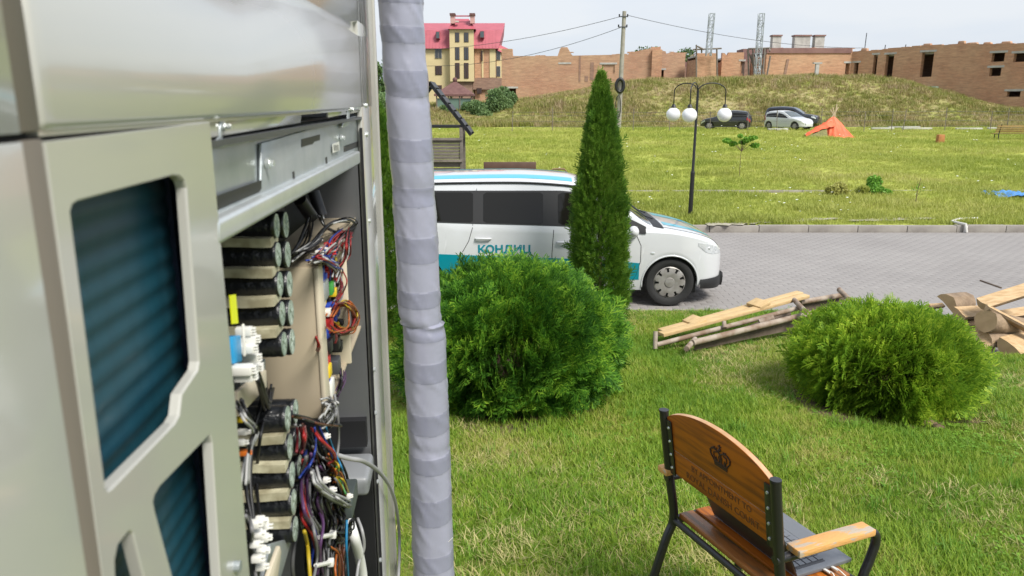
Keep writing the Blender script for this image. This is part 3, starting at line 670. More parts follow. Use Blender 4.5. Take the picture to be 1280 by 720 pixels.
for (px, py, m, s, nm) in ((405, 362, steel, .03, 'heat_sink'), (413, 360, cm('green'), .02, 'relay'), (417, 365, cm('yellow'), .014, 'relay'), (414, 385, cm('blue'), .018, 'relay'), (412, 403, cm('red'), .02, 'connector'), (421, 428, dark, .022, 'relay'), (411, 432, dark, .022, 'relay'), (410, 463, cm('yellow'), .02, 'transformer'), (421, 456, steel_d, .026, 'transformer'), (413, 484, wplas, .026, 'connector')):
    c = U(px, py, -.018); MB().box(c - Vector((.008, 0, 0)), (.024, s, s * .8)).build(nm, m, bd, bevel=.0015)
# ferrite cores hanging from the ceiling
for a, b in (((375, 250), (390, 272)), ((392, 240), (402, 270))):
    A, B = U(*a, -.05), U(*b, -.04); f_ = MB().tube([A, B], .0085, 14).build('ferrite_core', dark, ac, smooth=40); MB().tube([B, B + (B - A) * .12], .003, 8).build('wire_end', wplas, f_)
def wire(pts, r, m, n=6, w0=None):
    P_ = [U(*p) if len(p) == 3 else U(p[0], p[1], -.02) for p in pts]
    return MB().tube(spline(P_, 6), r, n).build('wire', m, ac, smooth=True)
def bundle(pts, n, spread, cols_, r=.0016, seed=0):
    q = random.Random(seed); r *= .72; n = int(n * 1.6) if n > 2 else n
    mk = lambda c: MC.get('wire_' + c) or mat('wire_' + c, tuple(x * .55 for x in COL[c]), .45)
    for k in range(n):
        ofs = [(q.gauss(0, spread), q.gauss(0, spread), q.gauss(0, .006)) for _ in pts]; base = q.gauss(0, spread), q.gauss(0, spread)
        wire([(p[0] + base[0] + o[0] * .5, p[1] + base[1] + o[1] * .5, (p[2] if len(p) == 3 else -.02) + o[2]) for p, o in zip(pts, ofs)], r, mk(cols_[k % len(cols_)]), 5)
bundle([(388, 272, -.04), (380, 300, -.05), (368, 318, -.04), (362, 330, -.05)], 4, 3, ['black'], .0018, 1)
bundle([(400, 270, -.03), (408, 283, -.03), (425, 290, -.02), (445, 283, -.012), (438, 275, -.012), (418, 277, -.02), (404, 288, -.03), (385, 310, -.035), (366, 326, -.04)], 4, 2, ['black', 'black', 'black', 'white'], .0017, 2)
bundle([(362, 328, -.06), (372, 318, -.04), (385, 312, -.03), (400, 300, -.03)], 5, 2.5, ['black', 'white'], .0014, 3)
bundle([(434, 288, -.02), (433, 305, -.01), (431, 322, -.015), (424, 338, -.02)], 9, 2.4, ['red', 'red', 'white', 'red', 'black'], .0016, 4)
bundle([(430, 290, -.02), (420, 300, -.015), (412, 310, -.012), (404, 318, -.02), (398, 324, -.03)], 16, 4.5, ['red', 'white', 'maroon', 'blue', 'black', 'pink'], .0016, 5)
bundle([(392, 326, -.02), (402, 322, -.012), (412, 326, -.012), (420, 334, -.02), (418, 350, -.02)], 10, 3.5, ['white', 'blue', 'red', 'white'], .0016, 6)
for k, (px, py) in enumerate(((398, 316), (404, 312), (409, 306), (395, 324), (406, 322), (414, 316), (412, 329))): conn(px, py, -.014, .012, .012, .009, [wplas, wplas, cm('red'), wplas, cm('blue'), cm('red'), cm('blue')][k], 2)
bundle([(424, 338, -.02), (430, 352, -.012), (426, 368, -.02), (420, 376, -.02)], 5, 2, ['maroon', 'red', 'grey'], .0014, 7)
bundle([(414, 394, -.02), (424, 380, -.01), (436, 382, -.006), (444, 396, -.006), (440, 410, -.006), (426, 413, -.01), (414, 407, -.02)], 12, 2.2, ['maroon', 'brown', 'orange', 'yellow', 'red', 'orange'], .0016, 8)
bundle([(396, 420, -.02), (399, 432, -.012), (397, 440, -.02)], 2, 1, ['red'], .002, 9)
bundle([(428, 462, -.02), (429, 476, -.012), (423, 492, -.02), (416, 505, -.02)], 6, 2, ['grey', 'black', 'purple'], .0014, 10)
bundle([(405, 502, -.02), (414, 504, -.012), (418, 516, -.012), (410, 530, -.015), (404, 522, -.02), (412, 510, -.012)], 8, 3, ['white', 'grey', 'white'], .0018, 11)
bundle([(418, 492, -.012), (422, 520, -.01), (423, 550, -.01), (421, 572, -.012)], 1, .5, ['grey'], .0028, 12)
bundle([(340, 480, -.05), (336, 500, -.04), (325, 470, -.02), (312, 455, -.02)], 5, 4, ['black'], .0018, 13)
bundle([(366, 520, -.01), (385, 525, -.01), (400, 530, -.01), (425, 532, -.01)], 3, 1.5, ['black', 'brown'], .0018, 14)
bundle([(378, 534, -.02), (379, 550, -.02), (376, 566, -.03)], 5, 2, ['maroon', 'red', 'pink'], .0022, 15)
bundle([(391, 535, -.01), (404, 552, -.006), (417, 564, -.006), (420, 574, -.008), (412, 580, -.015)], 2, .8, ['red'], .0022, 16)
bundle([(396, 535, -.012), (396, 560, -.01), (390, 580, -.012), (378, 598, -.02)], 2, 1.6, ['blue'], .0018, 17)
bundle([(400, 535, -.012), (410, 560, -.01), (420, 580, -.01), (425, 592, -.01)], 2, 2, ['blue', 'cyan'], .0018, 18)
bundle([(408, 574, -.02), (420, 586, -.01), (414, 594, -.02), (424, 600, -.01), (432, 618, -.012)], 5, 3, ['yellow', 'orange', 'brown', 'green', 'grey'], .002, 19)
bundle([(390, 588, -.01), (397, 605, -.006), (412, 618, -.006), (425, 626, -.008), (437, 632, -.015)], 5, 2, ['white', 'grey', 'white'], .0024, 20)
bundle([(395, 585, -.03), (405, 600, -.02), (400, 625, -.02), (408, 650, -.02), (404, 690, -.02), (408, 740, -.02)], 14, 5, ['black', 'black', 'purple', 'black', 'grey'], .0026, 21)
bundle([(385, 570, -.03), (380, 600, -.03), (384, 640, -.02), (396, 668, -.02), (398, 700, -.02), (388, 745, -.02)], 9, 3, ['purple', 'grey', 'black', 'red', 'blue'], .0026, 22)
bundle([(380, 664, -.01), (384, 680, -.01), (386, 700, -.01), (390, 760, -.01)], 1, .2, ['yellow'], .0028, 23)
bundle([(434, 650, -.012), (433, 680, -.012), (434, 700, -.012), (438, 760, -.012)], 1, .2, ['cyan'], .0026, 24)
bundle([(418, 640, -.02), (425, 654, -.01), (420, 672, -.02), (432, 668, -.02), (436, 652, -.02)], 7, 4, ['black'], .0022, 25)
bundle([(410, 685, -.02), (418, 690, -.02), (420, 715, -.02), (424, 760, -.02)], 4, 3, ['orange', 'brown', 'black'], .0022, 26)
bundle([(298, 500, -.02), (306, 520, -.015), (318, 535, -.02), (310, 560, -.02), (304, 600, -.02)], 5, 3, ['black', 'white', 'black'], .0016, 27)
bundle([(306, 640, -.02), (312, 660, -.015), (316, 690, -.02), (322, 730, -.02)], 3, 2, ['black', 'grey'], .0022, 28)
bundle([(390, 590, -.05), (394, 640, -.05), (392, 700, -.05), (394, 760, -.05)], 10, 9, ['black', 'black', 'grey'], .0035, 31)
for q_ in range(3): wire([(412 + 13 * math.cos(t_), 606 + q_ * 3 + 16 * math.sin(t_), -.022 - .004 * q_) for t_ in np.linspace(0, 6.1, 10)], .0036, cm('black'), 8)
bundle([(376, 540, -.05), (384, 580, -.05), (398, 700, -.05), (404, 780, -.05)], 6, 6, ['black', 'grey', 'black'], .003, 41)
bundle([(402, 560, -.03), (416, 600, -.03), (424, 650, -.03), (414, 700, -.03), (420, 780, -.03)], 12, 9, ['black', 'black', 'brown', 'black', 'grey'], .003, 42)
bundle([(330, 500, -.05), (322, 540, -.05), (316, 600, -.05), (322, 660, -.04)], 3, 4, ['black', 'black', 'grey'], .0024, 43)
wire([(436, 650, -.03), (443, 672, -.02), (450, 700, -.02), (454, 730, -.02), (456, 780, -.02)], .0085, cm('white'), 12)
wire([(447, 648, -.02), (453, 665, -.01), (455, 685, -.01), (448, 706, -.02), (444, 740, -.02)], .0026, cm('grey'), 8)
# grey cable that comes out over the flange and hangs outside
wire([(418, 568, -.02), (436, 573, -.004), (455, 577, .012), (474, 590, .016), (487, 608, .016), (495, 632, .012), (499, 665, .01), (499, 700, .01), (497, 740, .01), (494, 800, .005)], .0034, cm('grey'), 10)
for px, py in ((416, 668), (413, 703)):
    c = U(px, py, -.006); t_ = MB().tube([U(px - 18, py + 4, -.012), c], .0025, 8).build('cable_tie', wplas, ac); MB().box(c, (.008, .008, .008)).build('tie_head', wplas, t_, bevel=.001)
for px, py in ((407, 600), (415, 612), (436, 620), (407, 545)): conn(px, py, -.01, .01, .012, .009, wplas, 2)

# ---------------------------------------------------------------- taped pipe
tape_l = mat('tape_light', (.29, .295, .375), .36, c2=(.27, .278, .35), ns=14, bump=.25, bs=30, dist=.003, coat=.4)
tape_d = mat('tape_dark', (.225, .232, .30), .36, c2=(.205, .212, .278), ns=14, bump=.25, bs=30, dist=.003, coat=.4)
def pipe():
    A, B = at(500, -60, 1.60), at(546, 760, 1.52); root = empty('wrapped_pipe', (B.x, B.y, .6), 0, 'vertical pipe wrapped in overlapping light and dark grey tape beside the open unit', 'pipe')
    A = at(494.5, -160, 1.60) ; L = A.z - .62; n = 1000; nu = 48; V = []; F = []; mi = []
    r_ = random.Random(3)
    kinks = [(at(520, 402, 1.56).z, .0045, .010), (at(520, 236, 1.56).z, .003, .02), (at(520, 118, 1.56).z, .002, .014), (at(520, 548, 1.56).z, .002, .012), (at(520, 60, 1.56).z, .0015, .02)]
    xs = lambda z: np.interp(z, [B.z, A.z], [B.x, A.x]); ys = lambda z: np.interp(z, [B.z, A.z], [B.y, A.y])
    pitch = .098
    for j in range(n + 1):
        z = .62 + L * j / n; t = (z - B.z) / (A.z - B.z); x = B.x + (A.x - B.x) * t; y = B.y + (A.y - B.y) * t
        zk = kinks[0][0]; x += .006 * math.exp(-((z - zk) / .10) ** 2) * (1 if z < zk else -.4) + .003 * math.sin(z * 4)
        for i in range(nu):
            a = 2 * math.pi * i / nu; q = (z + .007 * math.cos(a + 1.2) + .016 * math.sin(z * 9) + .012 * math.sin(z * 21)) / pitch; fr = q - math.floor(q)
            rad = .0435 + .0022 * float(np.clip((2.6 - z) / 1.2, 0, 1)) + .0012 * math.sin(z * 11 + a) + (.0005 if fr < .42 else 0) + .0018 * mn.noise(Vector((math.cos(a) * 2, math.sin(a) * 2, z * 6)))
            # wrinkles run diagonally
            wv = mn.noise(Vector((a * 1.5, (z * 42 + a * 2.8), 1))) ; rad += .0012 * max(0, wv - .08) * 3.2
            for zk_, am, wd in kinks: rad -= am * math.exp(-((z + .012 * math.cos(a * 1 + .5) - zk_) / wd) ** 2)
            V.append((x + rad * math.cos(a) - B.x, y + rad * math.sin(a) - B.y, z - .6))
    for j in range(n):
        for i in range(nu):
            z = .62 + L * (j + .5) / n; a = 2 * math.pi * (i + .5) / nu; q = (z + .007 * math.cos(a + 1.2) + .016 * math.sin(z * 9) + .012 * math.sin(z * 21)) / pitch; fr = q - math.floor(q)
            F.append((j * nu + i, j * nu + (i + 1) % nu, (j + 1) * nu + (i + 1) % nu, (j + 1) * nu + i)); mi.append(1 if fr < .42 else 0)
    fastmesh('tape_wrap', V, F, [tape_l, tape_d], root, mi, True)
    c = [at(px, py, 1.505) - Vector((B.x, B.y, .6)) for px, py in ((522, 700), (540, 690), (556, 681), (566, 672))]; MB().tube(spline(c, 5), .0008, 5).build('loose_thread', wplas, root)
    MB().tube([(0, 0, -.02), (0, 0, .05)], .03, 16).build('pipe_end', steel, root)
pipe()
# ---------------------------------------------------------------- garden chair with laptop
wood_o = mat('orange_varnished_wood', (.40, .115, .008), .5, c2=(.19, .055, .010), ns=5, stretch=(1, 12, 12), bump=.15, bs=20, dist=.003, coat=.05, spec=.3, ramp=(.42, .70))
wood_s = mat('worn_seat_wood', (.30, .11, .025), .4, c2=(.10, .065, .035), ns=4, stretch=(1.2, 9, 9), bump=.3, bs=18, coat=.15, ramp=(.45, .62))
wood_a = mat('armrest_wood', (.62, .33, .11), .55, c2=(.42, .35, .27), ns=7, stretch=(7, 1.6, 7), bump=.25, bs=20, ramp=(.52, .58))
wood_e = mat('bare_wood_edge', (.60, .38, .22), .6, c2=(.45, .26, .13), ns=20)
iron = mat('black_painted_steel', (.012, .012, .014), .35, bump=.1, bs=60, coat=.2, rvar=0)
engr = mat('burnt_engraving', (.045, .018, .008), .7)
TL, TR_ = Vector((.566, 2.64, 0)), Vector((.80, 2.10, 0))
e1 = (TR_ - TL).normalized(); e2 = Vector((-e1.y, e1.x, 0))
mid = (TL + TR_) / 2 + e2 * .07; HW = (TR_ - TL).length / 2
ch = empty('garden_chair', (mid.x, mid.y, .55), math.atan2(e1.y, e1.x), 'weathered wooden armchair on a black steel frame with a crown on its backrest', 'chair')
# local: x along back from left post to right post, y forward, z up
ST = .43; TOP = .885
def backy(z): return -.07 * (z - ST) / (.88 - ST)
for sx in (-1, 1):
    x = sx * HW
    MB().tube(spline([(x, backy(TOP), TOP), (x, backy(.6), .6), (x, .0, ST), (x, -.035, ST - .10), (x, -.13, .03), (x, -.145, 0)], 6), .0175, 14).build('rear_post', iron, ch, smooth=50)
    c_ = MB().tube([(x, backy(TOP), TOP - .001), (x, backy(TOP), TOP + .006)], .0185, 14).build('post_cap', iron, ch, smooth=50)
    arm = spline([(x, .345, 0), (x, .338, .2), (x, .342, ST - .03), (x, .378, .51), (x, .392, .565), (x, .378, .600), (x, .32, .610), (x, .2, .607), (x, 0.0, .608), (x, -.045, .608)], 6)
    MB().tube(arm, .016, 12).build('front_leg', iron, ch, smooth=50)
    MB().box((x + sx * .012, .142 if sx < 0 else .176, .634), (.060, .40 if sx < 0 else .325, .024)).build('armrest', wood_a, ch, bevel=.005)
    # backrest bracket with bolts
    xi = sx * (HW - .032); a, b = Vector((xi, backy(.86) - .004, .86)), Vector((xi, backy(.635) - .004, .635))
    pl_ = MB().bar(a, b, .030, .005, (0, 1, 0)).build('back_bracket', iron, ch, bevel=.001)
    for k in range(4):
        q = a.lerp(b, .13 + .245 * k); MB().tube([q + Vector((0, -.002, 0)), q + Vector((0, -.0065, -.0005))], [.0062, .0045], 10).build('bolt', steel_b, pl_)
    MB().box((x, .168, ST - .012), (.022, .335, .03)).build('seat_rail', iron, ch, bevel=.004)
MB().tube([(-HW, .0, ST - .01), (HW, .0, ST - .01)], .013, 10).build('cross_rail', iron, ch)
MB().tube([(-HW, .335, ST - .01), (HW, .335, ST - .01)], .013, 10).build('cross_rail', iron, ch)
for k, (y0, wd, m) in enumerate(((.045, .062, wood_s), (.122, .066, wood_o), (.20, .066, wood_o), (.278, .066, wood_s))):
    MB().box((0, y0, ST + .013), (2 * HW - .03, wd, .022)).build('seat_slat', m, ch, bevel=.004)
# back boards, the upper one arched
def backboard(name, zlo, zhi_f, m):
    n = 26; W = HW - .016; mb = MB(); nrm_ = Vector((0, -1, -.155)).normalized(); th = .02; fr = []; bk_ = []
    for k in range(n + 1):
        x = -W + 2 * W * k / n; z0, z1 = zlo, zhi_f(x / W)
        for z in (z0, z1):
            p = Vector((x, backy(z) + .010, z)); fr.append(p + nrm_ * th / 2 - Vector((0, 0, 0))); bk_.append(p - nrm_ * th / 2)
    b = len(fr); mb.v = fr + bk_; F = []; M = []
    for k in range(n):
        i = 2 * k; F += [(i, i + 1, i + 3, i + 2), (b + i, b + i + 2, b + i + 3, b + i + 1), (i + 1, b + i + 1, b + i + 3, i + 3), (i, i + 2, b + i + 2, b + i)]; M += [0, 0, 1, 1]
    F += [(0, b, b + 1, 1), (2 * n, 2 * n + 1, b + 2 * n + 1, b + 2 * n)]; M += [0, 0]; mb.f = F; mb.m = M
    return mb.build(name, [m, wood_e], ch, fix=True, bevel=.002)
arch = lambda t: .868 + .072 * (1 - t * t) ** .8 if abs(t) < 1 else .868
ub = backboard('back_board', .7455, arch, wood_o); lb = backboard('back_board', .642, lambda t: .741, wood_o)
# crown and lettering branded on the rear face (read from behind)
tilt = math.atan(.07 / .45)
def backmat(x, z):   # text plane facing -y, tilted with the back
    p = Vector((x, backy(z) - .0008, z)); return Matrix.Translation(p) @ Matrix.Rotation(math.pi / 2 + tilt, 4, 'X')
textmesh('lettering', 'BY APPOINTMENT TO', .035, MC['faded'] if 'faded' in MC else mat('faded', (.13, .045, .012), .7), lb, backmat(0.015, .706), .0006, align='CENTER', sx=.92)
textmesh('lettering', 'ROYAL DANISH COURT', .038, MC['faded'], lb, backmat(0.015, .662), .0006, align='CENTER', sx=.95)
def crown():
    m = MB(); M_ = backmat(.03, .835)
    def s(pts, r=.0022, closed=False): m.tube([M_ @ Vector((x, y, .001)) for x, y in pts], r, 5, closed=closed)
    def poly(pts): m.prism([M_ @ Vector((x, y, 0)) for x, y in pts], (M_.to_3x3() @ Vector((0, 0, .0012))))
    poly([(-.033, -.034), (.033, -.034), (.036, -.020), (-.036, -.020)]); s([(-.036, -.016), (.036, -.016)], .002)
    for k in range(6): pass
    arc = lambda x0, h: [(x0 * math.cos(t), -.014 + h * math.sin(t)) for t in np.linspace(0, math.pi / 2, 9)]
    for sg in (-1, 1):
        s([(sg * .034, -.014), (sg * .050, .004), (sg * .052, .018), (sg * .040, .030), (sg * .022, .030), (sg * .006, .022), (0, .014)], .0028)
        s([(sg * .022, -.014), (sg * .034, .004), (sg * .032, .016), (sg * .018, .020)], .002)
        s([(sg * .006, -.014), (sg * .008, .006), (sg * .003, .016)], .0018)
        poly([(sg * .030, -.012), (sg * .022, .004), (sg * .014, -.012)])
        for a in np.linspace(.0, 1, 4): x, y = sg * (.050 - .03 * a), .012 + .024 * math.sin(a * 2); m.sphere(M_ @ Vector((x, y, .001)), .0035, 8, 5)
    poly([(-.009, -.012), (0, .010), (.009, -.012)])
    m.sphere(M_ @ Vector((0, .036, .001)), .0065, 10, 6); s([(0, .040), (0, .056)], .0022); s([(-.008, .049), (.008, .049)], .0022)
    for k in range(7): x = -.03 + .01 * k; s([(x, -.031), (x, -.023)], .0008)
    m.build('crown_emblem', engr, ub)
crown()
# laptop on the seat, lid leaning against the back
lap_g = mat('laptop_grey', (.17, .18, .20), .38, .3, c2=(.19, .20, .22), ns=40); lap_d = mat('laptop_lid', (.03, .026, .025), .5, .1)
lx0, lx1 = -.20, .235; lz = ST + .027; ly = .115
Lp = empty('laptop', ch.matrix_basis @ Vector(((lx0 + lx1) / 2, ly, lz)), ch.rotation_euler.z, 'open dark grey laptop resting on the seat of the wooden armchair', 'laptop')
LW = (lx1 - lx0)
MB().box((0, .125, .009), (LW, .245, .014)).build('base', lap_g, Lp, bevel=.003)
kb = MB().box((-.0, .088, .0163), (LW - .05, .125, .0012)).build('keyboard', mat('key_well', (.05, .052, .06), .5), Lp)
kk = MB()
for j in range(5):
    for i in range(14):
        if j == 4 and 4 <= i <= 8: continue
        kk.box((-(LW - .07) / 2 + (i + .5) * (LW - .07) / 14, .142 - j * .027, .018), ((LW - .07) / 14 - .004, .022, .003))
    if j == 4: kk.box((-.005, .142 - j * .027, .018), (.13, .022, .003))
tag(kk.build('keys', lap_g, kb), kind='stuff')
MB().box((0, .20, .0162), (.11, .065, .001)).build('touchpad', mat('touchpad', (.14, .15, .165), .3), Lp)
lid = MB().bar((0, .002, .012), (0, -.105, .235), LW, .007, (0, 1, 0)).build('lid', lap_d, Lp, bevel=.003)
MB().bar((0, .0078, .022), (0, -.094, .228), LW - .02, .001, (0, 1, 0)).build('screen', mat('screen_glass', (.01, .01, .012), .1, coat=1), lid)
MB().tube([(-.16, .004, .012), (.16, .004, .012)], .006, 10).build('hinge', lap_d, Lp)
def chl(x, y, z): return ch.matrix_basis @ Vector((x, y, z))
for k, (x, y) in enumerate(((lx1 + .004, .27), (lx1 + .004, .235))):
    P_ = [chl(x - .004, y, lz + .008), chl(x + .035, y + .004, lz + .010), chl(x + .06, y + .02 * (1 - 2 * k), lz - .03), chl(x + .065, y - .0 + .03 * k, lz - .14), chl(x + .05, y - .03, lz - .3), chl(x + .1, y - .06, .012), chl(x + .2, y - .2 + .1 * k, .012)]
    rt = empty('charging_cable', chl(x, y, 0), 0, ['white charging cable plugged into the laptop at the edge nearer the front of the seat', 'white charging cable plugged into the laptop nearer the backrest'][k], 'cable')
    inv = rt.matrix_basis.inverted(); Q = [inv @ p for p in P_]
    MB().tube(spline(Q, 8), .002, 8).build('cord', wplas, rt, smooth=True); d = (Q[1] - Q[0]).normalized(); MB().bar(Q[0], Q[0] + d * .026, .011, .006).build('plug', wplas, rt, bevel=.0015)
# ---------------------------------------------------------------- cars
paint_w = mat('white_car_paint', (.62, .635, .65), .28, coat=1, c2=(.60, .61, .62), ns=2, crough=.03)
paint_b = mat('black_car_paint', (.015, .016, .02), .3, coat=1)
paint_b2 = mat('dark_navy_car_paint', (.012, .016, .03), .3, coat=1)
teal = mat('teal_vinyl', (.0, .24, .31), .35, coat=.6); cyan_v = mat('cyan_vinyl', (.06, .42, .55), .35, coat=.6)
cglass = mat('tinted_glass', (.012, .011, .009), .05, spec=.35)
wglass = mat('windscreen_glass', (.06, .08, .085), .06, spec=.8, coat=.5)
trim = mat('black_trim', (.014, .014, .015), .55, bump=.1, bs=200)
tyre_m = mat('tyre_rubber', (.018, .018, .018), .8, bump=.2, bs=60)
cap_m = mat('hubcap_plastic', (.36, .345, .33), .4, .3, c2=(.27, .25, .23), ns=12)
lens_m = mat('headlight_lens', (.55, .58, .60), .08, .3, c2=(.75, .78, .8), ns=25, coat=1)
red_l = mat('tail_light', (.35, .01, .01), .2, coat=1)
cseam = mat('door_gap', (.03, .03, .03), .8)
class Car:
    def __init__(s, root, xs, zr, zb, W, tum, paint, sill=.24, wheels=(), R_=.32, AR=.375, rows=9):
        s.root = root; s.K = dict(zr=zr, zb=zb, W=W); s.x0, s.x1 = xs; s.tum = tum; s.sill = sill; s.wh = wheels; s.AR = AR; s.R = R_; s.paint = paint
    def f(s, k, x):
        # smooth interpolation (catmull-like via cosine-free cubic hermite)
        P = s.K[k]; X = [p[0] for p in P]; Z = [p[1] for p in P]; i = int(np.clip(np.searchsorted(X, x) - 1, 0, len(X) - 2))
        def m(j):
            if j == 0: return (Z[1] - Z[0]) / (X[1] - X[0])
            if j == len(X) - 1: return (Z[-1] - Z[-2]) / (X[-1] - X[-2])
            a = (Z[j] - Z[j - 1]) / (X[j] - X[j - 1]); b = (Z[j + 1] - Z[j]) / (X[j + 1] - X[j])
            return 0 if a * b <= 0 else 2 * a * b / (a + b)
        h = X[i + 1] - X[i]; t = min(max((x - X[i]) / h, 0), 1); a, b = m(i) * h, m(i + 1) * h
        return (2 * t ** 3 - 3 * t ** 2 + 1) * Z[i] + (t ** 3 - 2 * t ** 2 + t) * a + (-2 * t ** 3 + 3 * t ** 2) * Z[i + 1] + (t ** 3 - t ** 2) * b
    def zlow(s, x):
        z = s.sill + (.05 if x > s.wh[1] + .3 else 0)
        for c in s.wh:
            d = abs(x - c)
            if d < s.AR: z = max(z, s.R - .01 + math.sqrt(s.AR ** 2 - d * d))
        return z
    def side(s, x, z):                      # half width of the body at x, z
        W, zb, zr = s.f('W', x), s.f('zb', x), s.f('zr', x)
        if z <= zb:
            q = np.interp(z, [.15, .3, .45, .6, .75, .9, 1.1], [.955, .975, .99, 1.0, 1.0, .99, .97]); return W * q
        wb = W * np.interp(zb, [.6, .75, .9, 1.1], [1.0, 1.0, .99, .97])
        return wb - s.tum * (z - zb)
    def section(s, x):
        W, zb, zr = s.f('W', x), s.f('zb', x), s.f('zr', x); zl = min(s.zlow(x), zb - .02); P = [(0, zl + .02), (W * .5, zl + .02), (s.side(x, zl) - .012, zl)]
        for k in range(1, 11): z = zl + (zb - zl) * k / 10; P.append((s.side(x, z), z))
        h = max(zr - zb, .02); ze = zb + h * .80 if h > .25 else zb + h * np.interp(h, [0, .25], [.3, .80])
        for k in range(1, 6): z = zb + (ze - zb) * k / 5; P.append((s.side(x, z) - (.012 if k == 1 else .018), z))
        we = P[-1][0]
        for k in range(1, 9):
            a = math.pi / 2 * k / 8; P.append((we * (1 - (1 - math.cos(a)) ** 1.0 ) if False else we * math.cos(a) ** .62 if k < 8 else 0, ze + (zr - ze) * math.sin(a)))
        return P
    def body(s, step=.035):
        n = int((s.x1 - s.x0) / step); xs = sorted(set([s.x0 + (s.x1 - s.x0) * k / n for k in range(n + 1)] + [c + sg * s.AR * .999 for c in s.wh for sg in (-1, 1)] + [c + sg * s.AR * 1.001 for c in s.wh for sg in (-1, 1)]))
        V = []; F = []; secs = [s.section(x) for x in xs]; m = len(secs[0]); ring = 2 * m - 2
        for x, P in zip(xs, secs):
            V += [(x, -p[0], p[1]) for p in P] + [(x, p[0], p[1]) for p in P[-2:0:-1]]
        for i in range(len(xs) - 1):
            for k in range(ring): F.append((i * ring + k, (i + 1) * ring + k, (i + 1) * ring + (k + 1) % ring, i * ring + (k + 1) % ring))
        mb = MB().add(V, F + [tuple(range(ring)), tuple(reversed([(len(xs) - 1) * ring + k for k in range(ring)]))])
        return mb.build('body', s.paint, s.root, smooth=32, fix=True)
    def patch(s, name, xs, lo, hi, m, eps=.004, nz=5, sides=(-1,), parent=None, th=.003):
        out = []
        for sd_ in sides:
            V = []; F = []; n = len(xs)
            for x in xs:
                for k in range(nz + 1): z = lo(x) + (hi(x) - lo(x)) * k / nz; V.append((x, sd_ * (s.side(x, z) + eps), z))
            for i in range(n - 1):
                for k in range(nz): a = i * (nz + 1) + k; F.append((a, a + nz + 1, a + nz + 2, a + 1))
            # rim down to the skin
            b = len(V); V += [(v[0], v[1] - sd_ * (eps + th), v[2]) for v in V]
            edge = [i * (nz + 1) for i in range(n)] + [(n - 1) * (nz + 1) + k for k in range(1, nz + 1)] + [i * (nz + 1) + nz for i in range(n - 2, -1, -1)] + [k for k in range(nz - 1, 0, -1)]
            for i in range(len(edge)): p, q = edge[i], edge[(i + 1) % len(edge)]; F.append((p, q, b + q, b + p))
            out.append(MB().add(V, F).build(name, m, parent or s.root, smooth=40, fix=True))
        return out
    def top(s, x, v):                        # point of the upper skin at fraction v (0 = centre, 1 = edge of the roof round)
        P = s.section(x); Q = P[-9:]; ws = [q[0] for q in Q][::-1]; zs = [q[1] for q in Q][::-1]; w_ = ws[-1] * abs(v); return math.copysign(w_, v), float(np.interp(w_, ws, zs))
    def toppatch(s, name, xs, vlo, vhi, m, eps=.004, nv=8, parent=None):
        V = []; F = []
        for x in xs:
            for k in range(nv + 1): y, z = s.top(x, vlo(x) + (vhi(x) - vlo(x)) * k / nv); V.append((x, y, z + eps))
        for i in range(len(xs) - 1):
            for k in range(nv): a = i * (nv + 1) + k; F.append((a, a + 1, a + nv + 2, a + nv + 1))
        return MB().add(V, F).build(name, m, parent or s.root, smooth=True)
    def wheel(s, x, side, hub=cap_m, holes=9):
        R_ = s.R; yo = side * (s.f('W', x) - .035); w_ = .2
        e = bpy.data.objects.new('wheel', None); col.objects.link(e); e.parent = s.root; e.location = (x, yo, R_); e.empty_display_size = .1
        prof = [(.205, -.02), (.235, .0), (.27, .008), (.30, .002), (R_, -.02), (R_, -.18), (.30, -.2), (.2, -.2)]
        prof = [(a * R_ / .32, b) for a, b in prof]; V = []; F = []; n = 48
        for a, b in prof:
            for k in range(n): t = 2 * math.pi * k / n; V.append((a * math.cos(t), side * b, a * math.sin(t)))
        for j in range(len(prof) - 1):
            for k in range(n): F.append((j * n + k, j * n + (k + 1) % n, (j + 1) * n + (k + 1) % n, (j + 1) * n + k))
        MB().add(V, F).build('tyre', tyre_m, e, smooth=40, fix=True)
        q = R_ / .32; rr = [0, .03, .06, .065, .09, .12, .14, .155, .185, .195, .208]; dd = [.008, .007, .004, -.006, -.002, .000, -.001, -.003, -.008, -.010, -.02]; V = []; F = []; n = holes * 8
        for a, b in zip(rr, dd):
            for k in range(n): t = 2 * math.pi * k / n; V.append((a * q * math.cos(t), side * b, a * q * math.sin(t)))
        for j in range(len(rr) - 1):
            for k in range(n):
                if j in (7, 8) and (k % 8) in ((2, 3, 4, 5) if j == 8 else (3, 4)) or (j == 6 and k % 8 in (3, 4)): continue
                F.append((j * n + k, j * n + (k + 1) % n, (j + 1) * n + (k + 1) % n, (j + 1) * n + k))
        MB().add(V, F).build('hubcap', hub, e, smooth=40)
        MB().tube([(0, side * -.05, 0), (0, side * -.03, 0)], .2 * q, 24).build('brake_disc', dark, e)
    def arch(s, x):
        for sd_ in (-1, 1):
            mb = MB(); pts = []
            for k in range(25):
                a = math.pi * (k / 24); xx = x + s.AR * math.cos(a); z = s.R - .01 + s.AR * math.sin(a); pts.append((xx, sd_ * (s.side(xx, max(z, .3)) - .10), z))
            V = []
            for p in pts: V += [p, (p[0], p[1] + sd_ * .098, p[2])]
            mb.add(V, [(2 * k, 2 * k + 1, 2 * k + 3, 2 * k + 2) for k in range(24)]); mb.add([(x - s.AR, pts[0][1] - 0, .15), (x + s.AR, pts[0][1], .15), (x + s.AR, pts[0][1], .8), (x - s.AR, pts[0][1], .8)], [(0, 1, 2, 3)])
            mb.build('wheel_arch', trim, s.root)
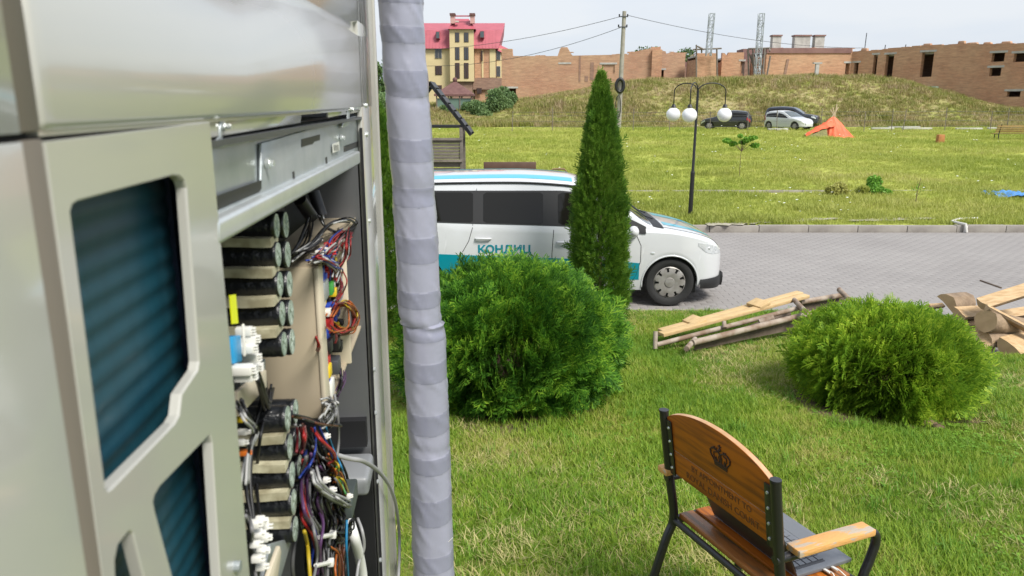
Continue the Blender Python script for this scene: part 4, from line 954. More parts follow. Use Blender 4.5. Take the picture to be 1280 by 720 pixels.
    def line(s, name, pts, m=cseam, r=.004, sides=(-1,)):
        for sd_ in sides:
            P = []
            for i in range(len(pts) - 1):
                for k in range(6): t = k / 6; x = pts[i][0] + (pts[i + 1][0] - pts[i][0]) * t; z = pts[i][1] + (pts[i + 1][1] - pts[i][1]) * t; P.append((x, sd_ * (s.side(x, z) + .0005), z))
            x, z = pts[-1]; P.append((x, sd_ * (s.side(x, z) + .0005), z)); MB().tube(P, r, 5).build(name, m, s.root)

CX, CY = 2.013, 10.275
root = empty('parked_car', (CX, CY, .004), 0, 'white minivan with teal and cyan stripes parked along the near edge of the road', 'car')
car = Car(root, (-4.23, .745),
    zr=[(-4.23, .95), (-4.12, 1.35), (-3.95, 1.56), (-3.3, 1.635), (-2.0, 1.665), (-1.3, 1.625), (-1.0, 1.54), (-.6, 1.30), (-.22, 1.06), (.0, 1.015), (.3, .95), (.55, .86), (.68, .74), (.745, .60)],
    zb=[(-4.23, .9), (-4.0, 1.09), (-2.4, 1.05), (-1.2, 1.015), (-.3, .965), (.0, .945), (.3, .885), (.55, .79), (.68, .68), (.745, .56)],
    W=[(-4.23, .62), (-4.1, .78), (-3.7, .86), (-2.5, .875), (-.5, .875), (.1, .865), (.4, .80), (.6, .68), (.70, .55), (.745, .42)],
    tum=.30, paint=paint_w, sill=.22, wheels=(-3.22, 0), R_=.315, AR=.365)
car.body()
def cp(px, py):
    Y = 9.42; p = at(px, py, Y); return p.x - CX, p.z
def lin(pts): X = [p[0] for p in pts]; Z = [p[1] for p in pts]; return lambda x: float(np.interp(x, X, Z))
# glazing band: black pillars then panes proud of it
zt = lambda x: min(car.f('zb', x) + .455, car.f('zr', x) - .13)
belt = lambda x: car.f('zb', x) + .022
xs = np.linspace(-3.8, -.52, 64)
car.patch('pillar_trim', xs, belt, lambda x: max(min(1.475, car.f('zr', x) - .16), belt(x) + .004), trim, .003, 6, (-1, 1))
def pane(a, b, lo=.02, hi=.02, r=.03):
    xs_ = np.concatenate([[a], np.linspace(a + .012, a + r, 3), np.linspace(a + r + .02, b - r - .02, 12), np.linspace(b - r, b - .012, 3), [b]])
    top_ = lambda x: max(min(1.475, car.f('zr', x) - .16) - hi - max(0, r - (x - a)) * .6 - max(0, r - (b - x)) * .6, belt(x) + lo + .01)
    bot_ = lambda x: belt(x) + lo + max(0, r - (x - a)) * .5 + max(0, r - (b - x)) * .5
    car.patch('side_window', xs_, bot_, top_, cglass, .007, 6, (-1, 1))
xa = [cp(594, 262)[0], cp(603, 262)[0], cp(679, 262)[0], cp(700, 262)[0]]
pane(-3.62, xa[0] - .03); pane(xa[1] + .01, xa[2], r=.04); pane(xa[3] - .02, -.62, r=.05)
# windscreen, scuttle, bonnet stripes, roof stripe, rails
car.toppatch('windscreen', np.linspace(-1.14, -.26, 22), lambda x: -.93, lambda x: .93, wglass, .004, 14)
car.toppatch('rear_screen', np.linspace(-4.10, -3.96, 6), lambda x: -.85, lambda x: .85, cglass, .004, 10)
car.toppatch('scuttle', np.linspace(-.24, -.10, 6), lambda x: -.97, lambda x: .97, trim, .006, 12)
for v in (-.5, .25): y, z = car.top(-.2, v); MB().tube([(-.17, y * .9, z + .015), (-.26, y * .9 + .1, z + .04), (-.38, y * .9 + .42, z + .125)], .008, 6).build('wiper', dark, root)
car.toppatch('bonnet_stripe', np.linspace(-.06, .60, 18), lambda x: -.68 + .05 * x, lambda x: -.42 - .05 * x, cyan_v, .003, 4)
car.toppatch('bonnet_stripe', np.linspace(-.06, .60, 18), lambda x: .30, lambda x: .62, cyan_v, .003, 4)
car.toppatch('roof_stripe', np.linspace(-3.4, -1.25, 24), lambda x: -.86, lambda x: -.62, cyan_v, .003, 3)
car.toppatch('roof_stripe', np.linspace(-3.4, -1.25, 24), lambda x: .3, lambda x: .7, cyan_v, .003, 4)
for sd_ in (-1, 1):
    P = []
    for x in np.linspace(-3.4, -1.12, 24): y, z = car.top(x, .985); P.append((x, sd_ * (y + .012), z + .006))
    MB().tube(P, .013, 8).build('roof_rail', trim, root, smooth=True)
# door seams, sill, handles
lx = [cp(586, 300)[0], cp(690, 300)[0], cp(801, 310)[0]]
car.line('door_seam', [(lx[0] + .05, 1.03), (lx[0], .86), (lx[0] - .08, .72)]); car.line('door_seam', [(lx[1] + .02, 1.0), (lx[1], .7), (lx[1], .3)]); car.line('door_seam', [(lx[2] - .06, .93), (lx[2], .8), (lx[2] + .0, .6), (lx[2] - .05, .42), (lx[2] - .12, .30)])
car.line('door_seam', [(lx[0] + .05, 1.03 + .02), (lx[0] + .10, 1.50)], r=.003)
def gp(a, b): return None
for (px, py) in ((604, 298.5), (706, 303)):
    x, z = cp(px, py); y = -(car.side(x, z)); h = MB().tube([(x - .10, y - .004, z), (x - .085, y - .028, z + .002), (x, y - .034, z + .003), (x + .085, y - .028, z + .002), (x + .10, y - .004, z)], [.009, .013, .014, .013, .009], 8).build('door_handle', paint_w, root, smooth=50)
# teal band and lettering
band_top = lambda x: cp(560, 316.5)[1] + .0 * x
def bt(x): return float(np.interp(x, [-3.4, cp(760, 327)[0], cp(799, 329)[0]], [cp(544, 316)[1], cp(760, 327)[1] + .02, cp(799, 329)[1]]))
car.patch('teal_band', np.linspace(-2.98, lx[2] - .012, 60), lambda x: max(.36, car.zlow(x) + .012), bt, teal, .003, 4, (-1,))
x, z = cp(597, 316); y = -(car.side(x + .4, z + .05) + .004)
MT = Matrix.Translation((x, y, z)) @ Matrix.Rotation(math.pi / 2, 4, 'X')
textmesh('lettering', 'КОНДИЦ', .135, teal, root, MT, .0012, .004, sx=1.12)
x, z = cp(776, 325.5); y = -(car.side(x, z) + .005); textmesh('lettering', 'e', .24, teal, root, Matrix.Translation((x - .02, y, z + .015)) @ Matrix.Rotation(math.pi / 2, 4, 'X'), .0012, .006)
for sd_ in (-1, 1):
    P = []
    for x in np.linspace(-.10, .66, 20): y, z = car.top(x, .90); P.append((x, sd_ * y, z + .001))
    MB().tube(P, .0035, 5).build('bonnet_seam', cseam, root)
# wheels, arches, bumper, lights, mirror
for xx in (0, -3.22):
    car.arch(xx)
    for sd_ in (-1, 1): car.wheel(xx, sd_)
for sd_ in (-1, 1):
    P = []
    for k in range(31):
        a = math.pi * (-.04 + 1.08 * k / 30); xx = car.AR * math.cos(a); z = car.R - .01 + car.AR * math.sin(a); P.append((xx, sd_ * (car.side(xx, z) - .002), z))
    MB().tube(P, .011, 6).build('arch_lip', paint_w, root, smooth=True)
def lowbump():
    V = []; F = []; xs_ = np.linspace(.40, .775, 16); pr = [(.16, -.06), (.17, -.01), (.24, .018), (.30, .022), (.345, .004)]; m = len(pr)
    for sd_ in (-1, 1):
        b = len(V)
        for x in xs_:
            t = (x - .40) / .375; lift = .02 * (t ** 2)
            for z, e in pr: zz = z + lift + (.05 * (1 - t) if z < .2 else 0); V.append((x + .0, sd_ * max(car.side(min(x, .74), zz) * (1 - .0 * t) + e + .02 * t, .02), zz))
        for i in range(len(xs_) - 1):
            for k in range(m - 1): a = b + i * m + k; F.append((a, a + m, a + m + 1, a + 1))
    a0 = (len(xs_) - 1) * m; b0 = len(xs_) * m + a0
    for k in range(m - 1): F.append((a0 + k, b0 + k, b0 + k + 1, a0 + k + 1))
    MB().add(V, F).build('lower_bumper', trim, root, smooth=40, fix=True)
lowbump()
car.patch('headlight', np.linspace(.34, .70, 20), lambda x: float(np.interp(x, [.34, .45, .55, .70], [.79, .70, .665, .655])) , lambda x: min(float(np.interp(x, [.34, .48, .6, .70], [.825, .80, .76, .70])), car.f('zb', x) + .005), lens_m, .004, 6, (-1, 1))
def inlamp(x, z, r):
    y = -(car.side(x, z)); MB().sphere((x - .01, y + .012, z), r, 12, 8).build('lamp_bowl', steel_b, root, smooth=True)
inlamp(.50, .745, .028); inlamp(.60, .715, .024)
x, z = cp(815.5, 316.5); y = -(car.side(x, z)); MB().box((x, y - .002, z), (.05, .008, .026)).build('side_repeater', lens_m, root, bevel=.003)
MB().box((.752, 0, .50), (.02, .62, .10)).build('grille', trim, root, bevel=.01)
MB().box((.765, 0, .60), (.012, .50, .11)).build('number_plate', wplas, root, bevel=.003)
x, z = cp(789, 291); ym = -(car.side(-.55, 1.0))
mr_ = MB().sphere((0, 0, 0), .085, 20, 12, (.8, 1.05, .85)); mo = mr_.build('mirror', paint_w, root, smooth=True); mo.location = (cp(790, 289)[0], ym - .13, cp(786, 288)[1] - .0)
MB().bar((-.0, .02, -.05), (.06, .14, -.055), .05, .04).build('mirror_arm', trim, mo, bevel=.01)
car.patch('sail_panel', np.linspace(-.55, cp(807, 297)[0], 12), lambda x: car.f('zb', x) - .02, lambda x: max(min(car.f('zb', x) + .16 - .42 * (x + .55) , car.f('zr', x) - .03), car.f('zb', x) - .015), trim, .012, 3, (-1, 1))

def farcar(name, label, loc, rz, paint, kind):
    rt = empty(name, loc, rz, label, 'car')
    if kind == 'hatch':
        c = Car(rt, (-3.05, .75), zr=[(-3.05, .8), (-2.95, 1.2), (-2.6, 1.42), (-1.7, 1.48), (-1.2, 1.40), (-.5, 1.05), (-.2, .95), (.3, .84), (.6, .7), (.75, .52)], zb=[(-3.05, .75), (-2.8, .95), (-1.2, .90), (-.2, .86), (.3, .76), (.6, .62), (.75, .48)],
                W=[(-3.05, .62), (-2.8, .80), (-2, .85), (.0, .84), (.4, .74), (.65, .56), (.75, .4)], tum=.34, paint=paint, sill=.2, wheels=(-2.45, 0), R_=.31, AR=.36)
        g0, g1, wa, wb = -2.75, -.55, -1.25, -.32
    else:
        c = Car(rt, (-3.6, .8), zr=[(-3.6, 1.0), (-3.5, 1.45), (-3.2, 1.66), (-2.2, 1.72), (-1.3, 1.66), (-.6, 1.3), (-.3, 1.14), (.3, 1.06), (.65, .92), (.8, .7)], zb=[(-3.6, .95), (-3.3, 1.10), (-1.2, 1.05), (-.2, 1.02), (.3, .96), (.65, .85), (.8, .64)],
                W=[(-3.6, .7), (-3.4, .86), (-2, .91), (.0, .9), (.4, .84), (.65, .7), (.8, .52)], tum=.34, paint=paint, sill=.28, wheels=(-2.68, 0), R_=.36, AR=.41)
        g0, g1, wa, wb = -3.25, -.6, -1.25, -.4
    c.body(.08)
    gl = lambda x: max(c.f('zr', x) - .20, c.f('zb', x) + .03)
    for a, b in ((g0, (g0 + g1) / 2 - .06), ((g0 + g1) / 2 + .02, g1)): c.patch('side_window', np.linspace(a, b, 12), lambda x: c.f('zb', x) + .02, gl, cglass, .006, 4, (-1, 1))
    c.toppatch('windscreen', np.linspace(wa, wb, 10), lambda x: -.93, lambda x: .93, wglass, .006, 8)
    c.toppatch('rear_window', np.linspace(c.x0 + .06, c.x0 + .42, 6), lambda x: -.85, lambda x: .85, cglass, .006, 8)
    for xx in c.wh:
        for sd_ in (-1, 1): c.wheel(xx, sd_, holes=7)
        c.arch(xx)
    c.patch('headlight', np.linspace(.35, .68, 8), lambda x: c.f('zb', x) - .14, lambda x: c.f('zb', x) - .03, lens_m, .006, 3, (-1, 1))
    c.patch('tail_light', np.linspace(c.x0 + .03, c.x0 + .28, 6), lambda x: c.f('zb', x) - .22, lambda x: c.f('zb', x) - .02, red_l, .008, 3, (-1, 1))
    MB().box((.66, 0, .45), (.16, .9, .14)).build('grille', trim, rt, bevel=.02)
    return rt
def gp_(px, py, Y):
    p = at(px, py, Y); return (p.x, p.y, float(field_z(p.x, p.y)) + .02)
p = gp_(1001, 161, 60); farcar('parked_car', 'white hatchback parked at the far side of the meadow left of the orange tent', p, R(-58), paint_w, 'hatch')
p = gp_(1012, 146, 66); farcar('parked_car', 'dark blue black car parked just behind the white hatchback at the foot of the bank', (p[0], p[1], p[2]), R(-35), paint_b2, 'suv')
p = gp_(888, 160, 61); farcar('parked_car', 'black car parked beyond the meadow behind the right globe of the street lamp', p, R(158), paint_b, 'hatch')
# ---------------------------------------------------------------- thuja bushes, columns, trees
def frond(seed, L=.11, side=9, wd=.0043, sub=True):
    """a flat thuja spray along +x in the xy plane: tapered scale strips on branching stems"""
    r = np.random.default_rng(seed); V = []; F = []
    def strip(a, b, w0, w1, lift=0):
        a, b = np.array(a), np.array(b); d = b - a; n = np.array([-d[1], d[0], 0]); n /= np.linalg.norm(n) + 1e-9; i = len(V); m = (a + b) / 2 + np.array([0, 0, lift])
        V.extend([a - n * w0 * .5, a + n * w0 * .5, m + n * w0, b + n * w1 * .2, b - n * w1 * .2, m - n * w0]); F.append((i, i + 1, i + 2, i + 5)); F.append((i + 5, i + 2, i + 3, i + 4))
    bend = lambda t: np.array([L * t, L * .10 * math.sin(t * 2 + seed), -L * .14 * t * t])
    strip(bend(0), bend(.5), wd * .6, wd * .6); strip(bend(.5), bend(1), wd * .6, wd * .5)
    for k in range(side):
        t = .12 + .85 * k / side; sg = 1 if k % 2 else -1; a = bend(t); ln = L * (.50 * (1 - t) + .16) * r.uniform(.8, 1.15); an = R(r.uniform(32, 48)); d = np.array([math.cos(an), sg * math.sin(an), r.uniform(-.25, .1)])
        b = a + d * ln; strip(a, b, wd * .62, wd * .6, L * .01)
        if sub and ln > L * .28:
            for q in (.35, .6, .8):
                for s2 in (1, -1):
                    an2 = an * sg + s2 * R(34); d2 = np.array([math.cos(an2), math.sin(an2), r.uniform(-.15, .15)]); strip(a + d * ln * q, a + d * ln * q + d2 * ln * .34, wd * .5, wd * .5)
    return np.array(V), np.array(F)
def frames(D, up, r):
    """rotation matrices whose x axis is D, z roughly up with random roll"""
    D = D / np.linalg.norm(D, axis=1, keepdims=True); Y = np.cross(up, D); Y /= np.linalg.norm(Y, axis=1, keepdims=True) + 1e-9; Zx = np.cross(D, Y); return np.stack([D, Y, Zx], -1)
def foliage(name, P, D, S, UP, fr, m, parent, seed=0):
    r = np.random.default_rng(seed); M_ = frames(D, UP, r); pick = r.integers(0, len(fr), len(P)); VS = []; FS = []; b = 0
    for k, (V, F) in enumerate(fr):
        s = pick == k; n = s.sum()
        if not n: continue
        W_ = np.einsum('nij,vj->nvi', M_[s], V) * S[s][:, None, None] + P[s][:, None]; VS.append(W_.reshape(-1, 3)); FS.append((F[None] + (np.arange(n) * len(V))[:, None, None]).reshape(-1, 4) + b); b += n * len(V)
    return fastmesh(name, np.concatenate(VS), np.concatenate(FS), m, parent)
bark = mat('bark', (.10, .07, .045), .9, c2=(.16, .11, .07), ns=12, bump=.5, bs=30)
thuja1 = leafmat('thuja_leaves', (.035, .12, .012), (.13, .31, .024), ns=5, trans=.36, var=.45, c3=(.32, .52, .045))
thuja2 = leafmat('young_thuja_leaves', (.13, .26, .018), (.28, .44, .03), ns=5, trans=.38, var=.5, c3=(.50, .64, .06))
thuja3 = leafmat('column_thuja_leaves', (.06, .15, .014), (.13, .25, .022), ns=3, trans=.3, var=.4, c3=(.20, .32, .04))
FR = [frond(s) for s in range(5)]; FR2 = [frond(s, .10, 7, .006, False) for s in range(5)]
def globe(name, label, c, rx, rz, m, seed, nb, nf, up_bias, size, ex=2.3):
    z0 = float(lawn_z(c[0], c[1])); rt = empty(name, (c[0], c[1], z0), 0, label, 'bush'); r = np.random.default_rng(seed)
    P = []; D = []; S = []; U_ = []
    # branch tips over the bush, each carrying a fan of sprays
    i = np.arange(nb) + .5; ph = np.arccos(1 - 1.62 * i / nb); th = np.pi * (1 + 5 ** .5) * i
    for a, b in zip(ph, th):
        n_ = np.array([math.sin(a) * math.cos(b), math.sin(a) * math.sin(b), math.cos(a)]); lump = 1 + .20 * mn.noise(Vector(n_ * 2.4) + Vector((seed, 0, 0))) + r.uniform(-.05, .05)
        bx_ = (abs(n_[0]) ** ex + abs(n_[1]) ** ex + abs(n_[2]) ** ex) ** (-1 / ex)
        tip = np.array([n_[0] * rx, n_[1] * rx, n_[2] * rz]) * lump * (.35 + .65 * bx_); tip[2] += rz * .93
        if r.uniform() < .14: tip[:2] *= 1.06; tip[2] *= r.uniform(1.02, 1.11)
        if tip[2] < .05: tip[2] = .05 + r.uniform(0, .05)
        base = np.array([0, 0, rz * .5]); dr = tip - base; dr /= np.linalg.norm(dr); dr[2] += up_bias * (.35 + .3 * n_[2]) - (.25 if n_[2] < 0 else 0); dr /= np.linalg.norm(dr)
        tn = np.cross(dr, [0, 0, 1.0]); tn /= np.linalg.norm(tn) + 1e-9; tz = np.cross(tn, dr); roll = r.uniform(-.9, .9) + 1.2
        pn = tz * math.cos(roll) + tn * math.sin(roll)     # normal of the fan plane
        lat = np.cross(pn, dr)
        for k in range(nf):
            t = r.uniform(-.30, .08); s_ = r.uniform(-1, 1); q = tip + dr * t * rx * .8 + lat * s_ * .13 * rx * (1.2 - t) + pn * r.normal(0, .018)
            if q[2] < .015: q[2] = .02
            d = dr + lat * s_ * .75 + r.normal(0, .18, 3); d[2] -= .10 * (1 if n_[2] < .5 else 0); P.append(q); D.append(d); S.append(size * r.uniform(.6, 1.2)); U_.append(pn + r.normal(0, .25, 3))
    foliage('foliage', np.array(P), np.array(D), np.array(S), np.array(U_), FR, m, rt, seed)
    mb = MB(); mb.tube([(0, 0, -.05), (0, 0, rz * .6)], [.05, .03], 8)
    for k in range(26):
        a = 2.4 * k; e = r.uniform(.15, 1.3); L_ = .72; q = Vector((math.cos(a) * math.cos(e) * rx * L_, math.sin(a) * math.cos(e) * rx * L_, .1 + math.sin(e) * rz * 1.3 * L_)); mb.tube([(0, 0, .08), q * .5 + Vector((0, 0, -.03)), q], [.02, .014, .006], 5)
    mb.build('trunk', bark, rt); return rt
globe('thuja_bush', 'large round dark green thuja bush standing in front of the white minivan', (-.02, 5.74, 0), .68, .445, thuja1, 3, 620, 12, .35, 1.65)
globe('thuja_bush', 'smaller bright yellow green thuja bush beside the pile of split firewood', (2.90, 5.60, 0), .515, .30, thuja2, 8, 380, 13, .6, 1.7, 1.8)
def column(name, label, c, H, rad, m, seed, n, z0=None, lean=(0, 0), size=.85):
    z0 = float(lawn_z(c[0], c[1])) if z0 is None else z0; rt = empty(name, (c[0], c[1], z0), 0, label, 'tree'); r = np.random.default_rng(seed); P = []; D = []; S = []; U_ = []
    for k in range(n):
        t = r.uniform(0, 1) ** .8; z = .04 + (H - .04) * t; prof = rad * (np.interp(t, [0, .08, .25, .45, .7, .9, 1], [.80, .95, 1.0, .92, .62, .28, .04])); a = r.uniform(0, 6.283)
        lump = 1 + .24 * mn.noise(Vector((math.cos(a) * 1.6, math.sin(a) * 1.6, z * 2.3 + seed))) + .10 * mn.noise(Vector((math.cos(a) * 4, math.sin(a) * 4, z * 6 + seed)))
        q = prof * lump * (r.uniform(.72, 1.0) if k % 4 else r.uniform(.25, .75)); p = np.array([q * math.cos(a) + lean[0] * t, q * math.sin(a) + lean[1] * t, z])
        d = np.array([math.cos(a) * .75, math.sin(a) * .75, .75 + 1.3 * t * t]) + r.normal(0, .25, 3); rollv = np.array([-math.sin(a), math.cos(a), 0]) * r.choice([-1, 1]) * r.choice([0, 1]) + np.array([math.cos(a), math.sin(a), .2]) * .6 + r.normal(0, .5, 3)
        P.append(p); D.append(d); S.append(size * r.uniform(.6, 1.3) * (1 - .3 * t) * (1.6 if r.uniform() < .05 else 1)); U_.append(rollv)
    foliage('crown', np.array(P), np.array(D), np.array(S), np.array(U_), FR2, m, rt, seed)
    MB().tube([(0, 0, -.1), (lean[0] * .9, lean[1] * .9, H * .9)], [rad * .10, .006], 8).build('trunk', bark, rt); return rt
pb = atz(757, 393, .06)
column('thuja_column', 'tall pointed dark green thuja growing against the front door of the white minivan', (pb.x - .10, 8.62, 0), at(750, 99, 8.62).z - .06, .315, thuja3, 4, 15000, lean=(-.06, 0), size=1.0)
pb = at(474, 400, 7.6)
column('thuja_column', 'tall thuja mostly hidden behind the taped pipe beside the open cabinet', (pb.x + .06, 7.6, 0), 2.32, .40, thuja3, 9, 12000, size=1.0)

def leafcloud(name, pts_r, m, parent, n, ls, seed, squash=.8):
    r = np.random.default_rng(seed); V = []; F = []; cs = []
    for (c, q) in pts_r:
        for k in range(int(n * q[0] if isinstance(q, tuple) else n)):
            rr = q[0] if isinstance(q, tuple) else q; d = r.normal(size=3); d /= np.linalg.norm(d); p = np.array(c) + d * rr * r.uniform(.55, 1.05) * np.array([1, 1, squash]); cs.append(p)
    cs = np.array(cs); N = len(cs); A = r.normal(size=(N, 3)); A /= np.linalg.norm(A, axis=1, keepdims=True); B = np.cross(A, r.normal(size=(N, 3))); B /= np.linalg.norm(B, axis=1, keepdims=True); s = ls * r.uniform(.6, 1.3, (N, 1))
    V = np.stack([cs - A * s, cs - B * s * .6, cs + A * s, cs + B * s * .6], 1).reshape(-1, 3); F = np.arange(4 * N).reshape(-1, 4); return fastmesh(name, V, F, m, parent)
far_leaf = leafmat('far_tree_leaves', (.06, .12, .035), (.10, .17, .045), ns=.5, trans=.2, var=.5)
shrub_leaf = leafmat('shrub_leaves', (.12, .30, .03), (.20, .40, .05), ns=1.5, trans=.25, var=.4)
sil_leaf = leafmat('willow_leaves', (.11, .19, .07), (.18, .27, .10), ns=.8, trans=.25, var=.4)
def tree(name, label, loc, H, Rc, m, seed, n=500, ls=.3, cat='tree', clumps=9, group=None, trunk=.14, low=.35):
    rt = empty(name, loc, 0, label, cat, group); r = random.Random(seed); cl = []; mb = MB(); mb.tube([(0, 0, -.5), (r.uniform(-.1, .1) * H * .2, 0, H * .45), (0, 0, H * .8)], [trunk, trunk * .6, trunk * .2], 7)
    for k in range(clumps):
        a = r.uniform(0, 6.28); h = r.uniform(low, .88) * H; q = Rc * r.uniform(.2, .75) * (1.15 - .7 * max(0, h / H - .4)); c = (q * math.cos(a), q * math.sin(a), h); rr = Rc * r.uniform(.35, .6); cl.append((c, rr)); mb.tube([(0, 0, max(h * .55, .1)), (c[0] * .5, c[1] * .5, h * .8), c], [trunk * .4, trunk * .25, trunk * .1], 5)
    mb.build('trunk', bark, rt); leafcloud('crown', cl, m, rt, n, ls, seed, .85); return rt
def on(px, Y): return at(px, 200, Y).x
for i, (px, Y, H, Rc, lab) in enumerate(((470, 92, 7.0, 3.2, 'tall dark green tree far behind the gap between the cabinet and the taped pipe'), (494, 105, 8.0, 4.0, 'dark tree far off, mostly hidden behind the taped pipe'), (478, 50, 2.3, 1.9, 'pale green willow like shrub seen low in the gap beside the taped pipe'),
                                         (846, 128, 11.6, 3.0, 'dark tree crown rising over the brick ruin left of the lattice towers'), (866, 132, 9.6, 3.6, 'dark green tree in the gap between the ruined brick walls left of the first tower'), (802, 130, 11.8, 3.5, 'tree top peeping above the long ruin beside the utility pole'))):
    tree('broadleaf_tree' if i != 2 else 'willow_shrub', lab, (on(px, Y), Y, .4), H, Rc, sil_leaf if i == 2 else far_leaf, 20 + i, 420 if i != 2 else 900, .22 if i != 2 else .08, group='distant trees')
for i, (px, py, Y, H, Rc, lab) in enumerate(((589, 134, 78, 1.1, 1.1, 'green bush in front of the brown roofed gazebo'), (603, 133, 76, 1.5, 1.4, 'green bush right of the gazebo'), (622, 131, 77, 2.1, 1.7, 'large green bush against the corner of the long brick ruin'), (637, 130, 80, 2.4, 1.4, 'narrow green bush in the doorway of the long brick ruin'), (560, 134, 77, .8, .9, 'low bush at the left side of the gazebo'))):
    p = at(px, py, Y); tree('overgrown_bush', lab, (p.x, Y, mound_z(np.array([p.x]), np.array([Y]))[0] - .3), H, Rc, sil_leaf, 40 + i, 800, .10, 'bush', 7, 'bushes around the gazebo', .06, .15)
for i, (px, Y, H, Rc, m, lab) in enumerate(((1104, 20.4, .42, .36, shrub_leaf, 'dense dark green shrub beyond the road, largest on the verge'), (1084, 20.3, .26, .20, g_field, 'small pale shrub just left of the dense green shrub'), (1052, 20.1, .30, .30, g_field, 'loose straggly weed clump left of the verge shrubs'))):
    x = on(px, Y); tree('verge_shrub', lab, (x, Y, .14), H, Rc, m, 60 + i, 420, .04, 'shrub', 8, 'shrubs on the far verge', .02, .2)
# young tree with pinnate leaves, bare sapling on the verge
def sapling():
    p = at(925, 214, 24.6); rt = empty('sapling', (p.x, 24.6, .2), 0, 'thin young tree with two spreading leafy tufts in the meadow right of the street lamp', 'tree'); h = at(928, 176, 24.6).z - .2
    mb = MB(); mb.tube([(0, 0, -.1), (-.02, 0, h * .6), (.05, 0, h)], [.010, .008, .005], 7)
    cl = []
    for (px, py, rr) in ((910, 176, .15), (918, 180, .13), (935, 174, .17), (944, 182, .15), (930, 178, .12), (925, 170, .08), (941, 172, .12)):
        q = at(px, py, 24.6); c = Vector((q.x - p.x, random.uniform(-.2, .2), q.z - .2)); cl.append((tuple(c), rr)); mb.tube([(0, 0, h * .72), c * .6 + Vector((0, 0, h * .35)), c], [.01, .007, .004], 5)
    mb.build('trunk', bark, rt); leafcloud('crown', cl, shrub_leaf, rt, 130, .055, 5, .5)
    p = at(1143, 264, 18.6); rt = empty('bare_sapling', (p.x, 18.6, .12), 0, 'spindly leafless sapling on the verge right of the dense shrub', 'sapling'); mb = MB(); mb.tube([(0, 0, -.05), (.01, 0, .3), (.06, 0, .66)], [.012, .009, .004], 6)
    for a, b in ((.2, .12), (.3, -.1), (.42, .12), (.5, -.06)): mb.tube([(.01, 0, a), (b, 0, a + .16)], [.005, .002], 5)
    mb.build('trunk', bark, rt); leafcloud('crown', [((.08, 0, .42), .12), ((-.05, 0, .4), .1)], shrub_leaf, rt, 26, .02, 6)
sapling()
# ---------------------------------------------------------------- far buildings
brick_a = brickmat('ruin_brick', (.42, .20, .115), (.36, .16, .09), (.45, .33, .24), (.52, .36, .22))
brick_b = brickmat('orange_brick', (.47, .22, .115), (.40, .175, .09), (.47, .34, .24), (.54, .36, .22))
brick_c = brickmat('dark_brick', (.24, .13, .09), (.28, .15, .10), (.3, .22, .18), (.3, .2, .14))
conc = mat('weathered_concrete', (.38, .37, .34), .9, c2=(.5, .49, .45), ns=2, bump=.2)
mint = mat('mint_render', (.44, .58, .46), .85, c2=(.38, .48, .38), ns=1.5)
yel = mat('yellow_render', (.66, .54, .30), .85, c2=(.60, .49, .27), ns=.6)
roof_r = mat('crimson_roof', (.44, .10, .13), .5, c2=(.38, .085, .11), ns=1.2); roof_d = mat('brown_roof', (.12, .055, .05), .8, c2=(.16, .08, .07), ns=2)
roof_o = mat('rust_roof', (.19, .10, .09), .8, c2=(.25, .14, .12), ns=1)
wg = mat('window_glass', (.05, .055, .06), .12, spec=.7); wg2 = mat('brown_window_glass', (.045, .025, .02), .15, spec=.7)
frame_w = mat('window_frame', (.5, .47, .40), .6); frame_b = mat('brown_window_frame', (.10, .045, .03), .6)
old_wood = mat('grey_old_wood', (.14, .12, .10), .9, c2=(.22, .19, .16), ns=6, bump=.3, bs=30)
def zat(py, Y): return at(640, py, Y).z
